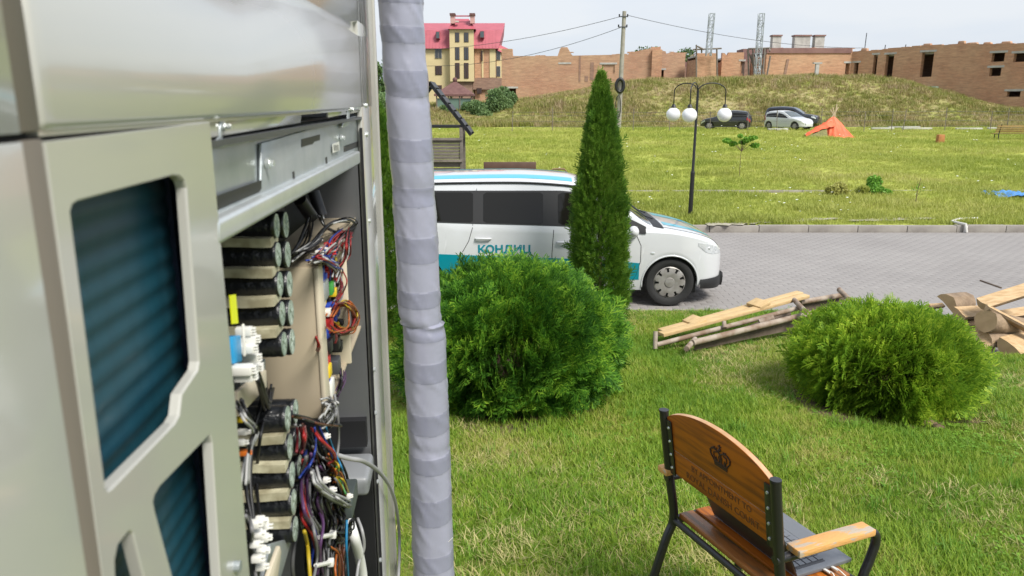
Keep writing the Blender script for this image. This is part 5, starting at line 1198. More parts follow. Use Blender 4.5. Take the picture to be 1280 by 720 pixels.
def ruin(name, label, A, B, prof, holes, m, zbot=-.3, th=.55, group=None, lintels=True, back=3.2):
    """wall from A to B (px, Y); prof [(px, py)] top edge; holes [(px0,px1,py0,py1)]"""
    (pa, Ya), (pb, Yb) = A, B; a, b = at(pa, 100, Ya), at(pb, 100, Yb); a.z = b.z = 0
    dv = (b - a); L = dv.length; ux = dv.normalized(); rt = empty(name, (a.x, a.y, 0), math.atan2(ux.y, ux.x), label, 'ruined building', group)
    def loc(px, py):       # picture point on the wall plane -> (s, z)
        d = ray(px, py); n_ = Vector((-ux.y, ux.x, 0)); t = (a - CAMP).dot(n_) / d.dot(n_); p = CAMP + d * t; return (p - a).dot(ux), p.z
    pr = [loc(*p) for p in prof]; H = []
    for (x0, x1, y0, y1) in holes:
        s0, zt0 = loc(x0, (y0 + y1) / 2 - (y1 - y0) / 2); s1, _ = loc(x1, y0); _, zb_ = loc((x0 + x1) / 2, y1); _, zt_ = loc((x0 + x1) / 2, y0); H.append((s0, s1, zb_, zt_))
    ss = sorted(set([p[0] for p in pr] + [q for h in H for q in h[:2]])); mb = MB()
    top = lambda s: float(np.interp(s, [p[0] for p in pr], [p[1] for p in pr]))
    for s0, s1 in zip(ss[:-1], ss[1:]):
        if s1 - s0 < .01: continue
        mid_ = (s0 + s1) / 2; cuts = sorted([(h[2], h[3]) for h in H if h[0] - .001 <= mid_ <= h[1] + .001]); z = zbot
        for (c0, c1) in cuts + [(None, None)]:
            zt_0, zt_1 = (c0, c0) if c0 is not None else (top(s0 + .001), top(s1 - .001))
            if zt_0 > z + .02 or zt_1 > z + .02: mb.prism([(s0, 0, z), (s1, 0, z), (s1, 0, zt_1), (s0, 0, zt_0)], (0, th, 0))
            if c1 is not None: z = c1
    o = mb.build('wall', m, rt, fix=True)
    # broken coping bricks along the top
    r_ = random.Random(len(prof)); mb2 = MB()
    s = pr[0][0]
    while s < pr[-1][0] - .3:
        if r_.random() < .55: q = r_.uniform(.25, 1.3); mb2.box((s + q / 2, th / 2, top(s + q / 2) + .02), (q, th * .9, r_.uniform(.05, .16)))
        s += r_.uniform(.3, 1.6)
    tag(mb2.build('broken_coping', m, rt), kind='stuff')
    for (s0, s1, z0, z1) in H:
        if lintels: MB().box(((s0 + s1) / 2, th / 2 - .02, z1 + .06), (s1 - s0 + .5, th + .02, .2)).build('lintel', conc, rt)
    if back:  # back wall and overhead slab added to keep the openings dark
        smin, smax = pr[0][0], pr[-1][0]; zt_ = min(p[1] for p in pr) - .3
        MB().box(((smin + smax) / 2, back, (zt_ + zbot) / 2), (smax - smin, .3, zt_ - zbot)).build('shade_rear_wall', brick_c, rt)
        MB().box(((smin + smax) / 2, (th + back) / 2, zt_), (smax - smin - .1, back - th, .2)).build('shade_slab', conc, rt)
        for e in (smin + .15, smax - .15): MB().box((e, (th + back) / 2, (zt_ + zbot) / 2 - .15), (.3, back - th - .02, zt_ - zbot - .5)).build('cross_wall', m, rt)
    return rt, loc, top
w1, loc1, top1 = ruin('brick_ruin', 'long roofless brick ruin between the yellow house and the utility pole', (627, 92), (826, 89), [(627, 61), (640, 61), (640.3, 67), (641, 70), (697, 70), (700, 61), (702, 59), (709, 59), (714, 68), (716, 69.5), (785, 68), (787, 66), (805, 62), (820, 59), (826, 58)],
    [(633, 645, 110, 133), (752.5, 768.5, 80, 92)], brick_a)
def recess(px0, px1, py0, py1, m=brick_c, dy=-.03):
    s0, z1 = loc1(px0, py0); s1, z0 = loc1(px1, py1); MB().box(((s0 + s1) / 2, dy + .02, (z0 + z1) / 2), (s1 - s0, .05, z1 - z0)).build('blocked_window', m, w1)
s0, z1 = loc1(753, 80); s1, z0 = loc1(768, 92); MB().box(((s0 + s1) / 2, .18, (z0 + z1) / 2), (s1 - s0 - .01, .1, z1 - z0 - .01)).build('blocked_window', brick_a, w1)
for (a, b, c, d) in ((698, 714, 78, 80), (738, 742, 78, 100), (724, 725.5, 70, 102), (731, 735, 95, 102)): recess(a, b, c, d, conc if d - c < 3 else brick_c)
s0, z1 = loc1(815.5, 60); s1, z0 = loc1(826, 105); MB().box(((s0 + s1) / 2, -.22, (z1 + z0) / 2 - 1), (s1 - s0, .42, z1 - z0 + 1.6)).build('corner_pier', brick_b, w1)
s0, z1 = loc1(729, 114.5); s1, z0 = loc1(800, 118); MB().box(((s0 + s1) / 2, -.3, loc1(760, 116)[1]), (s1 - s0, .6, .35)).build('foundation_ledge', mint, w1)
s0, z1 = loc1(780, 107); s1, z0 = loc1(806, 114); MB().box(((s0 + s1) / 2, -.2, (z0 + z1) / 2), (s1 - s0, .4, z1 - z0)).build('foundation_ledge', mint, w1)
ruin('brick_ruin', 'narrow brick wall with a dark doorway just right of the long roofless ruin', (824, 101), (858, 101), [(824, 63), (832, 64), (833, 67), (840, 65), (856, 66.5), (857, 67)], [(825, 830, 87, 97)], brick_a, back=2.5)
ruin('brick_ruin', 'square brick wall block below the first steel lattice tower', (871, 95), (897, 95), [(871, 66.5), (897, 66.5)], [], brick_b, back=5)
ruin('brick_ruin', 'brick wall block between the two steel lattice towers', (903, 97), (930, 97), [(903, 66), (906, 66.5), (909, 70), (911, 65.5), (930, 65.5)], [(926, 929.5, 76, 92)], brick_b, back=5)
w6, loc6, _ = ruin('brick_ruin', 'long brick building with a rust brown roof strip and three chimneys', (959, 93), (1066, 93), [(959, 60.5), (1066, 60.5)], [(1057.5, 1062.5, 78.5, 96), (1068, 1074, 78, 97)][:1], brick_b, back=6)
s0, z1 = loc6(959, 60); s1, z0 = loc6(1064, 66.5)
MB().prism([(s0, -.12, z0), (s0, -.12, z1), (s0, 3.2, z1 + .15), (s0, 3.2, z0)], (s1 - s0, 0, 0)).build('roof', roof_o, w6, fix=True)
for (a, b) in ((972, 982), (1000, 1019), (1026, 1037)):
    p0, p1 = loc6(a, 52), loc6(b, 62); c_ = MB().box(((p0[0] + p1[0]) / 2, 2.2, (p0[1] + p1[1]) / 2 + .35), (p1[0] - p0[0], .9, p0[1] - p1[1] + .8)).build('chimney', conc, w6)
    MB().box(((p0[0] + p1[0]) / 2, 2.2, p0[1] + .82), (p1[0] - p0[0] + .2, 1.1, .16)).build('chimney_cap', roof_o, c_)
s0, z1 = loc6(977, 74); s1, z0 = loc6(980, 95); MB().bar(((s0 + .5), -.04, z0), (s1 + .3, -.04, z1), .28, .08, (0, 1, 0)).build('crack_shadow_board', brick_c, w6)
s0, z1 = loc6(903, 64)
w7, loc7, top7 = ruin('brick_ruin', 'big orange brick shell with tall dark openings on the right of the embankment', (1062, 93), (1300, 76), [(1062, 65), (1075, 64.5), (1091, 63), (1122, 60), (1154, 57.5), (1195, 55.5), (1240, 55), (1300, 54.5)],
    [(1068, 1073.5, 78, 97), (1092.5, 1097.5, 68, 97), (1108, 1118, 67.5, 97), (1153, 1168, 64.5, 96), (1240.5, 1256.5, 65.5, 77), (1237.5, 1252, 84, 95), (1268, 1296, 65.5, 77), (1259, 1276, 113.5, 121)], brick_b, zbot=-.2, back=4)
for (a, b, c, d) in ((1138, 1172, 108.5, 118), (1201, 1217, 124.5, 128)):
    s0, z1 = loc7(a, c); s1, z0 = loc7(b, d); MB().box(((s0 + s1) / 2, -.25, (z0 + z1) / 2), (s1 - s0, .5, z1 - z0)).build('mint_plinth', mint, w7)
for (a, b, h) in ((1196, 1205, .35), (1207, 1221, .18), (1228, 1238, .2), (1250, 1263, .25), (1153, 1163, .25), (1076, 1084, .35)):
    s0, z = loc7(a, 55); s1, _ = loc7(b, 55); zz = top7((s0 + s1) / 2); MB().box(((s0 + s1) / 2, .3, zz + h / 2), (s1 - s0, .5, h), None, .8).build('rubble_block', brick_a, w7, bevel=.04)
for (px, py0, py1, lab) in ((1080, 48, 62, 'thin rod standing on the roof edge left of the big brick shell'), (1104, 52, 62, 'short rod on the roof of the big brick shell'), (1060, 52, 62, 'bent bar on the roof end of the chimneyed building')):
    pass
# tall reinforcing rods on the ruin (parts)
for (px, py0) in ((1081, 41), (1104.5, 56), (1130, 55.5)):
    s0, z = loc7(px, py0); MB().tube([(s0, .3, top7(s0) - .1), (s0 + .05, .3, z)], .05, 5).build('rod', steel_d, w7)

# yellow house
YH = 114
def HP(px, py, dy=0): p = at(px, py, YH); return Vector((p.x, dy, p.z))
hc = at(575, 120, YH); hs = empty('yellow_house', (0, YH, 0), 0, 'tall yellow house with a crimson mansard roof left of the brick ruins', 'house')
def hbox(name, px0, px1, py0, py1, y0, y1, m, parent=hs, bev=0):
    a, b = HP(px0, py0), HP(px1, py1); return MB().box(((a.x + b.x) / 2, (y0 + y1) / 2, (a.z + b.z) / 2), (abs(b.x - a.x), abs(y1 - y0), abs(a.z - b.z))).build(name, m, parent, bevel=bev)
hbox('wall', 500, 592.5, 60, 140, 0, 12, yel)
hbox('wall', 593, 620, 60, 140, .02, 12, brick_b); hbox('wall', 620.3, 628, 60, 140, 1.2, 11, yel)
for (a, b, c, d) in ((602, 604.5, 62, 97), (612, 619.5, 61, 97), (612, 618, 111, 123)): hbox('yellow_strip', a, b, c, d, -.1, .015, yel)
hbox('bay', 562.5, 593, 37.5, 102, -1.2, -.01, yel); hbox('brick_base', 591, 628, 97.5, 112, -.35, -.12, brick_c); hbox('brick_base', 566, 591, 102.3, 130, -.8, -.01, brick_c)
def quad3(name, pts, m, th=.25): return MB().prism(pts, (0, 0, -th)).build(name, m, hs, fix=True)
zt0, zm, zt = HP(600, 60).z, HP(600, 37).z, HP(600, 24).z; xl, xr = HP(498, 60).x, HP(622, 60).x
MB().prism([(xl - .5, -.5, zt0 - .1), (xl + .2, .9, zm), (xl + .4, 5.5, zt), (xl + .2, 10.5, zm), (xl - .5, 12.4, zt0 - .1)], (xr - xl + .6, 0, 0)).build('roof', roof_r, hs, fix=True)
MB().prism([(HP(618, 58).x, .9, zt0 - .1), (HP(622, 52).x, 2, zt0 + .7), (HP(622, 52).x, 10, zt0 + .7), (HP(618, 58).x, 12.4, zt0 - .1)], (1.6, 0, -.7)).build('roof_skirt', roof_r, hs, fix=True)
for k in range(30):
    x = xl + (xr - xl) * (k + .5) / 30; MB().bar((x, -.46, zt0 + .02), (x, .88, zm - .02), .06, .05).build('roof_seam', roof_r, hs)
a, b = HP(560.5, 38).x, HP(595, 38).x; zz = HP(575, 37.5).z; MB().add([(a, -1.6, zz), (b, -1.6, zz), (b - 1.1, 1.6, HP(0, 22).z), (a + .9, 1.6, HP(0, 22).z), (a, 1.5, zz), (b, 1.5, zz), (b - 1.1, 2.2, zz), (a + .9, 2.2, zz)], [(0, 1, 2, 3), (0, 3, 7, 4), (1, 5, 6, 2), (0, 4, 5, 1), (2, 6, 7, 3)]).build('bay_roof', roof_r, hs, fix=True)
pinkc = mat('pink_chimney_render', (.55, .33, .30), .8)
for (a, b) in ((563.5, 569), (588, 593.5)):
    c_ = hbox('chimney', a, b, 19.5, 30, -.9, .3, pinkc); hbox('chimney_cap', a - .8, b + .6, 17.4, 20, -1.1, .5, roof_d, c_)
hbox('ridge_beam', 569, 588, 19.2, 20.6, 0, .3, roof_r); hbox('roof_light', 570, 574, 27, 29, -1.3, -.5, frame_w)
wn = [(570, 574.5, 42, 53, wg), (581, 586, 42, 53, wg), (570, 574.8, 60, 75, wg), (581, 586, 60, 75, wg), (570, 575, 79.5, 98, wg2), (581, 586, 79.5, 98, wg2)]
for (a, b, c, d, g) in wn: f_ = hbox('window', a - .5, b + .5, c - .4, d + .4, -1.26, -1.19, frame_b); hbox('pane', a, (a + b) / 2 - .15, c, d, -1.3, -1.27, g, f_); hbox('pane', (a + b) / 2 + .15, b, c, d, -1.3, -1.27, g, f_)
for (a, b, c, d, g, y0) in ((544, 552, 61.5, 72.5, wg, -.02), (544.5, 552, 83, 93, wg2, -.02), (544.5, 552, 107, 118, wg2, -.02), (620.8, 625, 63, 74, wg, 1.19), (620.8, 625, 82.5, 95, wg, 1.19), (596.5, 602, 110.5, 117, wg2, -.38), (613, 619, 112, 121, wg, -.38), (601.5, 603, 64, 76, wg2, -.12)):
    f_ = hbox('window', a - .5, b + .5, c - .5, d + .5, y0 - .06, y0, frame_b if g is wg2 else frame_w); hbox('pane', a, (a + b) / 2 - .12, c, d, y0 - .1, y0 - .07, g, f_); hbox('pane', (a + b) / 2 + .12, b, c, d, y0 - .1, y0 - .07, g, f_)
for (a, b, c, d) in ((545.5, 549.5, 40, 48), (600.5, 605, 39.5, 47)): f_ = hbox('dormer_window', a - .6, b + .6, c - .6, d + .6, -.35, .9, roof_r); hbox('pane', a, b, c, d, -.42, -.36, wglass, f_)
hbox('drainpipe', 591.8, 592.4, 60, 102, -.3, -.15, frame_w)

# gazebo
gz = at(568, 134, 80); g0 = 1.2; gaz = empty('gazebo', (at(569, 120, 80).x, 80, 0), 0, 'gazebo with a brown hipped shingle roof standing before the yellow house', 'gazebo')
ez, pz_ = zat(118, 80), zat(101, 80); hw = 24 / 950 * 78
MB().add([(-hw, -hw, ez), (hw, -hw, ez), (hw, hw, ez), (-hw, hw, ez), (0, 0, pz_), (-hw, -hw, ez - .18), (hw, -hw, ez - .18), (hw, hw, ez - .18), (-hw, hw, ez - .18)], [(0, 1, 4), (1, 2, 4), (2, 3, 4), (3, 0, 4), (0, 5, 6, 1), (1, 6, 7, 2), (2, 7, 8, 3), (3, 8, 5, 0), (8, 7, 6, 5)]).build('roof', roof_d, gaz, fix=True)
MB().sphere((0, 0, pz_ + .1), .25, 8, 6).build('finial', roof_d, gaz)
for sx in (-1, -.33, .33, 1):
    for sy in (-1, 1): MB().tube([(sx * hw * .88, sy * hw * .88, -.2), (sx * hw * .88, sy * hw * .88, ez - .1)], .07, 6).build('post', old_wood, gaz)
net = mat('green_screen_mesh', (.13, .20, .16), .8); MB().box((0, -hw * .86, (ez + 1.3) / 2 - .2), (hw * 1.7, .03, ez - 1.7)).build('screen', net, gaz)

# steel lattice towers and scaffold of poles
def tower(px, px2, pyt, pyb, Y, label):
    b, t = at(px, pyb, Y), at(px2, pyt, Y); rt = empty('lattice_tower', (b.x, Y, b.z), 0, label, 'steel tower'); H = t.z - b.z; dx = t.x - b.x; w_ = .27
    for sx in (-1, 1):
        for sy in (-1, 1): MB().tube([(sx * w_, sy * w_, 0), (dx + sx * w_, sy * w_, H)], .055, 5).build('leg', steel, rt)
    mb = MB(); n = int(H / .7)
    for k in range(n):
        z0, z1 = H * k / n, H * (k + 1) / n; x0, x1 = dx * k / n, dx * (k + 1) / n; q = 1 if k % 2 else -1
        for sy in (-1, 1): mb.bar((x0 - q * w_, sy * w_, z0), (x1 + q * w_, sy * w_, z1), .05, .05); mb.bar((x1 - w_, sy * w_, z1), (x1 + w_, sy * w_, z1), .05, .05)
        for sx in (-1, 1): mb.bar((x0 + sx * w_, -q * w_, z0), (x1 + sx * w_, q * w_, z1), .05, .05)
    tag(mb.build('lattice', steel, rt), kind='stuff')
tower(885.5, 890, 17, 70, 91, 'steel lattice tower rising behind the square brick block, left one of the pair')
tower(946, 952, 17, 99, 90, 'steel lattice tower standing among log poles, right one of the pair')
def scaff(name, label, lines, Y, m=old_wood):
    b = at(lines[0][0], lines[0][1], Y); rt = empty(name, (b.x, Y, 0), 0, label, 'scaffold')
    for (x0, y0, x1, y1) in lines: p, q = at(x0, y0, Y + random.uniform(-.5, .5)), at(x1, y1, Y + random.uniform(-.3, .3)); MB().tube([(p.x - b.x, p.y - Y, p.z), (q.x - b.x, q.y - Y, q.z)], .10, 6).build('pole', m, rt)
scaff('log_scaffold', 'frame of old log poles around the square brick block', [(870.5, 98, 870.5, 56), (896.5, 98, 896, 61), (866, 62, 902, 60.5), (877, 66, 877, 61), (889, 66, 889, 61), (872, 58, 880, 62)], 94)
scaff('log_scaffold', 'tangle of leaning grey log poles at the foot of the second lattice tower', [(935, 61, 964, 60), (936, 98, 935, 61), (943, 98, 941, 61), (957, 98, 950, 76), (958, 98, 963, 70), (953, 97, 956, 61), (938, 70, 946, 97), (945, 80, 958, 66), (949, 98, 943, 78), (962, 64, 962, 60), (934, 64, 943, 78)], 91)
# dark brown roof behind the left gap, yellow sliver house
sh = empty('brown_roofed_shed', (at(922, 80, 106).x, 106, 0), 0, 'brown roofed shed glimpsed between the ruined walls under the towers', 'shed')
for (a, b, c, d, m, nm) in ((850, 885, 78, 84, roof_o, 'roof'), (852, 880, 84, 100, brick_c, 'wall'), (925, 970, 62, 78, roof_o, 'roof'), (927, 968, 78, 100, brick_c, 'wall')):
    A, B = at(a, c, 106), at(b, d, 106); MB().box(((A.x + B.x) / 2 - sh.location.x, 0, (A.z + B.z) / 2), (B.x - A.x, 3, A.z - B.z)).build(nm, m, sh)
yb = at(866, 80, 112); y_ = empty('yellow_shed', (yb.x, 112, 0), 0, 'sliver of a yellow gable in the gap left of the first tower', 'house')
A, B = at(862.5, 75, 112), at(869, 92, 112); MB().prism([(-.5, 0, 0), (.5, 0, 0), (.5, 0, A.z), (.1, 0, A.z + .8), (-.5, 0, A.z - .6)], (0, 2, 0)).build('wall', yel, y_, fix=True); MB().bar((-.7, -.1, A.z - .6), (.2, -.1, A.z + .9), .2, .1).build('roof', roof_d, y_)

# utility pole with wires and coil
pz = at(773.5, 150, 62.5); pt = at(780.5, 14, 62.5); wp = mat('pole_concrete', (.26, .24, .21), .9, c2=(.34, .32, .28), ns=3)
up_ = empty('utility_pole', (pz.x, 62.5, float(field_z(pz.x, 62.5))), 0, 'leaning grey utility pole with a black cable coil standing before the brick ruin', 'utility pole')
o0 = Vector(up_.location)
MB().tube([(-.02, 0, -.5), tuple(pt - o0)], [.21, .15], 10).build('shaft', wp, up_, smooth=50)
for (px, py) in ((779, 21), (778, 34)):
    q = at(px, py, 62.5) - o0; MB().bar((q.x - .35, -.15, q.z), (q.x + .35, -.15, q.z), .08, .08).build('crossarm', steel_d, up_)
    for sx in (-.32, .32): MB().tube([(q.x + sx, -.15, q.z), (q.x + sx, -.15, q.z + .18)], .06, 6).build('insulator', dark, up_)
q = at(774.5, 107, 62.5) - o0; ring = [(q.x + .30 * math.cos(t), -.24, q.z + .50 * math.sin(t)) for t in np.linspace(0, 2 * math.pi, 19)[:-1]]
MB().tube(ring, .13, 8, closed=True).build('cable_coil', dark, up_, smooth=True)
q = at(772, 134, 62.5) - o0; MB().tube([(q.x + .22 * math.cos(t), -.25, q.z + .9 * math.sin(t)) for t in np.linspace(0, 2 * math.pi, 15)[:-1]], .03, 5, closed=True).build('loose_cable', dark, up_)
def sag(name, label, A, B, s, r=.02):
    P = []; 
    for k in range(25): t = k / 24; p = A.lerp(B, t); p.z -= 4 * s * t * (1 - t); P.append(p)
    rt = MB().tube([tuple(p - A) for p in P], r, 5).build(name, mat('wire_' + str(len(MC)), (.06, .06, .07), .6), None); rt.location = A; tag(rt, label, 'wire', 'overhead wires of the utility pole')
T1 = at(778, 20, 62.4); T2 = at(778, 33.5, 62.4); T3 = at(784, 19, 62.4)
sag('overhead_wire', 'upper overhead wire running left from the utility pole', T1, at(480, 63, 75), .7); sag('overhead_wire', 'lower overhead wire running left from the utility pole', T2, at(520, 82, 75), .9)
sag('overhead_wire', 'overhead wire running right from the utility pole past both towers', T3, at(1080, 60, 80), .6)
# concrete post on the bank, pale post near
p = at(1020, 99, 84); ob = empty('bank_post', (p.x, 84, p.z - .3), 0, 'short concrete post with a plate on top on the crest of the bank', 'post'); MB().box((0, 0, .9), (.35, .3, 2.0)).build('shaft', conc, ob); MB().box((0, 0, 1.95), (.9, .4, .15)).build('plate', conc, ob)

# ---------------------------------------------------------------- meadow things
lampm = mat('lamp_black', (.014, .014, .015), .4); globe_m = mat('opal_globe', (.80, .80, .80), .18, coat=.5)
lb = at(862.5, 270, 16.45); ltop = at(872.5, 113, 16.45); lr = empty('street_lamp', (lb.x, 16.45, .13), 0, 'black three armed street lamp with white globes standing beyond the road', 'street lamp')
l0 = Vector(lr.location); tp = ltop - l0
knee = tp * .36
MB().tube([(0, 0, -.1), tuple(knee)], [.05, .046], 12).build('lower_shaft', lampm, lr, smooth=50); MB().tube([tuple(knee), tuple(knee + (tp - knee) * .03), tuple(tp)], [.046, .031, .026], 12).build('shaft', lampm, lr, smooth=50)
for a in (4, 132, 243):
    a_ = R(a); dx, dy = math.cos(a_), math.sin(a_); ra = .60; P = []
    for k in range(15): t = math.pi * k / 14; P.append((tp.x + dx * ra * (1 - math.cos(t)) / 2, dy * ra * (1 - math.cos(t)) / 2, tp.z - .02 + .17 * math.sin(t)))
    gx, gy = tp.x + dx * ra, dy * ra; P = P[:-1] + [(gx, gy, tp.z - .02), (gx, gy, tp.z - .30)]
    ar = MB().tube(P, .012, 8).build('arm', lampm, lr, smooth=True); MB().tube([(gx, gy, tp.z - .35), (gx, gy, tp.z - .28)], [.06, .03], 12).build('collar', lampm, ar)
    MB().sphere((gx, gy, tp.z - .50), .152, 28, 18, (1, 1, .97)).build('globe', globe_m, lr, smooth=True)
# orange tent
orange = mat('orange_tarpaulin', (.85, .17, .075), .6, c2=(.70, .11, .04), ns=1.5); pw = mat('peeled_poles', (.45, .36, .24), .8)
tb = at(1045, 170.5, 48); TZ = float(field_z(tb.x, 49)); tn = empty('orange_tent', (tb.x, 49, TZ), 0, 'crumpled orange tarpaulin tent sagging over crossed poles on the meadow', 'tent')
def tent():
    ap = at(1042, 146, 49) - Vector((tb.x, 49, TZ)); V = []; F = []; nu, nv = 72, 14
    for j in range(nv + 1):
        t = j / nv
        for i in range(nu):
            a = 2 * math.pi * i / nu; f = math.sin(a * 7 + 2 * math.sin(a * 2)) * .20 + math.sin(a * 17 + 1) * .08; rx = (1.12 + .10 * math.cos(a)) * t ** (.85 + .3 * math.sin(a * 3 + 1)) * (1 + f * t); ry = 1.2 * t ** 1.1 * (1 + f * t)
            V.append((ap.x * (1 - t) + rx * math.cos(a) + .10 * t, ry * math.sin(a), ap.z * (1 - t) ** 1.15 + .02 + .10 * mn.noise(Vector((math.cos(a) * 3, math.sin(a) * 3, t * 4))) * t * (1.1 - t) * 4 + .12 * max(0, math.sin(a * 5)) * t * (1 - t)))
    for j in range(nv):
        for i in range(nu): F.append((j * nu + i, j * nu + (i + 1) % nu, (j + 1) * nu + (i + 1) % nu, (j + 1) * nu + i))
    for f in list(F): pass
    fastmesh('tarpaulin', V, F, orange, tn, smooth=True)
    for (x0, y0, x1, y1) in ((1028, 165, 1048, 134), (1054, 165, 1038, 137), (1040, 168, 1046, 130), (1046, 163, 1041, 134), (1009, 169, 1018, 163)):
        p, q = at(x0, y0, 49) - Vector((tb.x, 49, TZ)), at(x1, y1, 49.3) - Vector((tb.x, 49, TZ)); MB().tube([p, q], .035, 6).build('pole', pw, tn)
    q0, q1 = at(1006, 168, 48.6) - Vector((tb.x, 49, TZ)), at(1040, 150, 48.9) - Vector((tb.x, 49, TZ)); V = []; F = []
    for i in range(25):
        t = i / 24; c = q0.lerp(q1, t); c.z += .10 * math.sin(t * 3.1)
        for j in range(7): s = j / 6 - .5; V.append((c.x + .05 * math.sin(t * 20 + j), c.y + s * (.5 + .5 * t), c.z - abs(s) * (.25 + .5 * t) + .05 * mn.noise(Vector((t * 8, s * 5, 1)))))
    for i in range(24):
        for j in range(6): a = i * 7 + j; F.append((a, a + 7, a + 8, a + 1))
    fastmesh('tarpaulin_wing', V, F, orange, tn, smooth=True); MB().tube([q0, q1], .03, 5).build('pole', pw, tn)
    p = at(1028, 170, 48.3) - Vector((tb.x, 49, TZ)); V = []; 
    MB().add([(p.x - .95, -.75, .03), (p.x + .25, -.95, .03), (p.x + .3, -.5, .62), (p.x - .4, -.4, .35)], [(0, 1, 2, 3)]).build('dry_cover', mat('dry_reeds', (.26, .24, .10), .95, c2=(.15, .15, .06), ns=8), tn)
tent()
# yellow bench on the right, board bench behind the van
ybw = mat('yellow_brown_slats', (.36, .23, .08), .7, c2=(.28, .17, .06), ns=5)
def bench(name, label, loc, rz, L, m, hseat=.42, hb=.95, nb=4):
    rt = empty(name, loc, rz, label, 'bench')
    for k in range(nb): MB().box((0, .02 + .04 * k, hseat + .12 + k * .105), (L, .03, .085)).build('back_slat', m, rt)
    for k in range(3): MB().box((0, -.36 + .12 * k, hseat), (L, .10, .03)).build('seat_slat', m, rt)
    for sx in (-1, 1):
        x = sx * (L / 2 - .22); MB().tube([(x, -.38, 0), (x, -.36, hseat - .02), (x, .0, hseat - .02), (x, .16, hseat + .12 + nb * .105)], .025, 6).build('leg', dark, rt); MB().tube([(x, .05, 0), (x, .0, hseat - .02)], .025, 6).build('leg', dark, rt)
p = at(1270, 178, 45); bench('garden_bench', 'long yellow brown slatted bench on the meadow at the right', (p.x + .35, 45, float(field_z(p.x, 45)) - .02), R(180), 3.3, ybw, .38)
bw = mat('dark_brown_board', (.085, .045, .03), .6, c2=(.11, .06, .04), ns=4)
p0, p1 = at(604.5, 202.5, 16.9), at(670, 213, 16.9); rt = empty('board_bench', ((p0.x + p1.x) / 2, 16.9, .13), 0, 'bench with one wide dark brown backboard just beyond the minivan roof', 'bench')
MB().box((0, 0, (p0.z + p1.z) / 2 - .13), (p1.x - p0.x, .05, p0.z - p1.z)).build('backrest', bw, rt, bevel=.008)
MB().box((0, -.28, .46), (p1.x - p0.x, .34, .05)).build('seat', bw, rt, bevel=.008)
for x in (-.42, .42): MB().tube([(x, -.40, 0), (x, -.40, .44), (x, -.03, .44), (x, .03, p1.z - .13 + .1)], .02, 8).build('leg', dark, rt); MB().tube([(x, .05, 0), (x, -.02, .46)], .02, 8).build('leg', dark, rt)
p0 = at(698, 213, 16.6); rt = empty('metal_rack', (p0.x, 16.6, .13), 0, 'small bent metal rack showing above the minivan roof beside the thuja', 'rack'); hz = p0.z - .13
MB().tube([(-.16, 0, 0), (-.16, 0, hz), (-.10, 0, hz + .03), (.12, 0, hz + .03), (.17, 0, hz - .02), (.17, 0, 0)], .018, 8).build('frame', mat('rusty_tube', (.2, .12, .07), .7), rt); MB().tube([(-.16, 0, hz - .05), (.17, 0, hz - .05)], .012, 6).build('crossbar', old_wood, rt)
# roadside shelter left
sw = mat('shelter_boards', (.11, .095, .08), .85, c2=(.16, .14, .12), ns=5, stretch=(1, 1, 8))
YS = 17.2; pr = at(577, 200, YS); rx_ = pr.x; ridge = at(537, 104, YS); eave = at(589, 169, YS); rt = empty('wooden_shelter', (ridge.x, YS, .13), 0, 'small dark wooden shelter with a steep open gable roof beyond the minivan', 'shelter')
h0 = Vector((ridge.x, YS, .13)); E = eave - h0; G = ridge - h0; px_ = rx_ - h0.x; zc = at(560, 159, YS).z - .13
for sg in (-1, 1):
    for y in (-.02, .9): MB().bar((0, y, G.z), (sg * E.x, y, E.z), .06, .07).build('rafter', dark, rt)
    for k in range(7): t = .07 + k * .145; a = Vector((sg * E.x * t, 0, G.z + (E.z - G.z) * t + .05)); MB().bar(a + Vector((0, -.08, 0)), a + Vector((0, .98, 0)), .16, .02, (sg * .7, 0, .5)).build('roof_board', dark, rt)
    for y in (0, .86): MB().box((sg * px_, y, zc / 2), (.075, .075, zc)).build('post', sw, rt, bevel=.006)
    MB().bar((sg * px_, 0, zc), (sg * px_, .88, zc), .07, .07).build('side_beam', sw, rt)
MB().box((0, -.0, zc + .02), (px_ * 2 + .12, .07, .07)).build('tie_beam', dark, rt, bevel=.006)
z1, z0 = at(560, 175, YS).z - .13, at(560, 199, YS).z - .13
for k in range(6): MB().box((0, .0, z1 - (k + .5) * (z1 - z0) / 6), (px_ * 2 - .08, .025, (z1 - z0) / 6 - .008)).build('wall_board', sw, rt, bevel=.003)
MB().box((0, -.02, z1 + .02), (px_ * 2 + .04, .09, .05)).build('top_rail', old_wood, rt); MB().box((0, -.03, z0 - .03), (px_ * 2 + .04, .10, .05)).build('bottom_rail', old_wood, rt)
for k in range(5): MB().box((0, .02, z0 - .12 - k * .13), (px_ * 2 - .08, .025, .11)).build('wall_board', sw, rt)
p = at(583, 210, YS - .2); o = MB().tube([(0, 0, 0), (.03, 0, .32)], [.11, .09], 9).build('pale_log', mat('pale_log_wood', (.5, .38, .24), .8)); tag(o, 'pale sawn log leaning on the post of the wooden shelter', 'log'); o.location = (p.x, YS - .16, .62)
MB().box((px_ - .05, -.16, .44), (.5, .3, .05)).build('ledge', sw, rt)
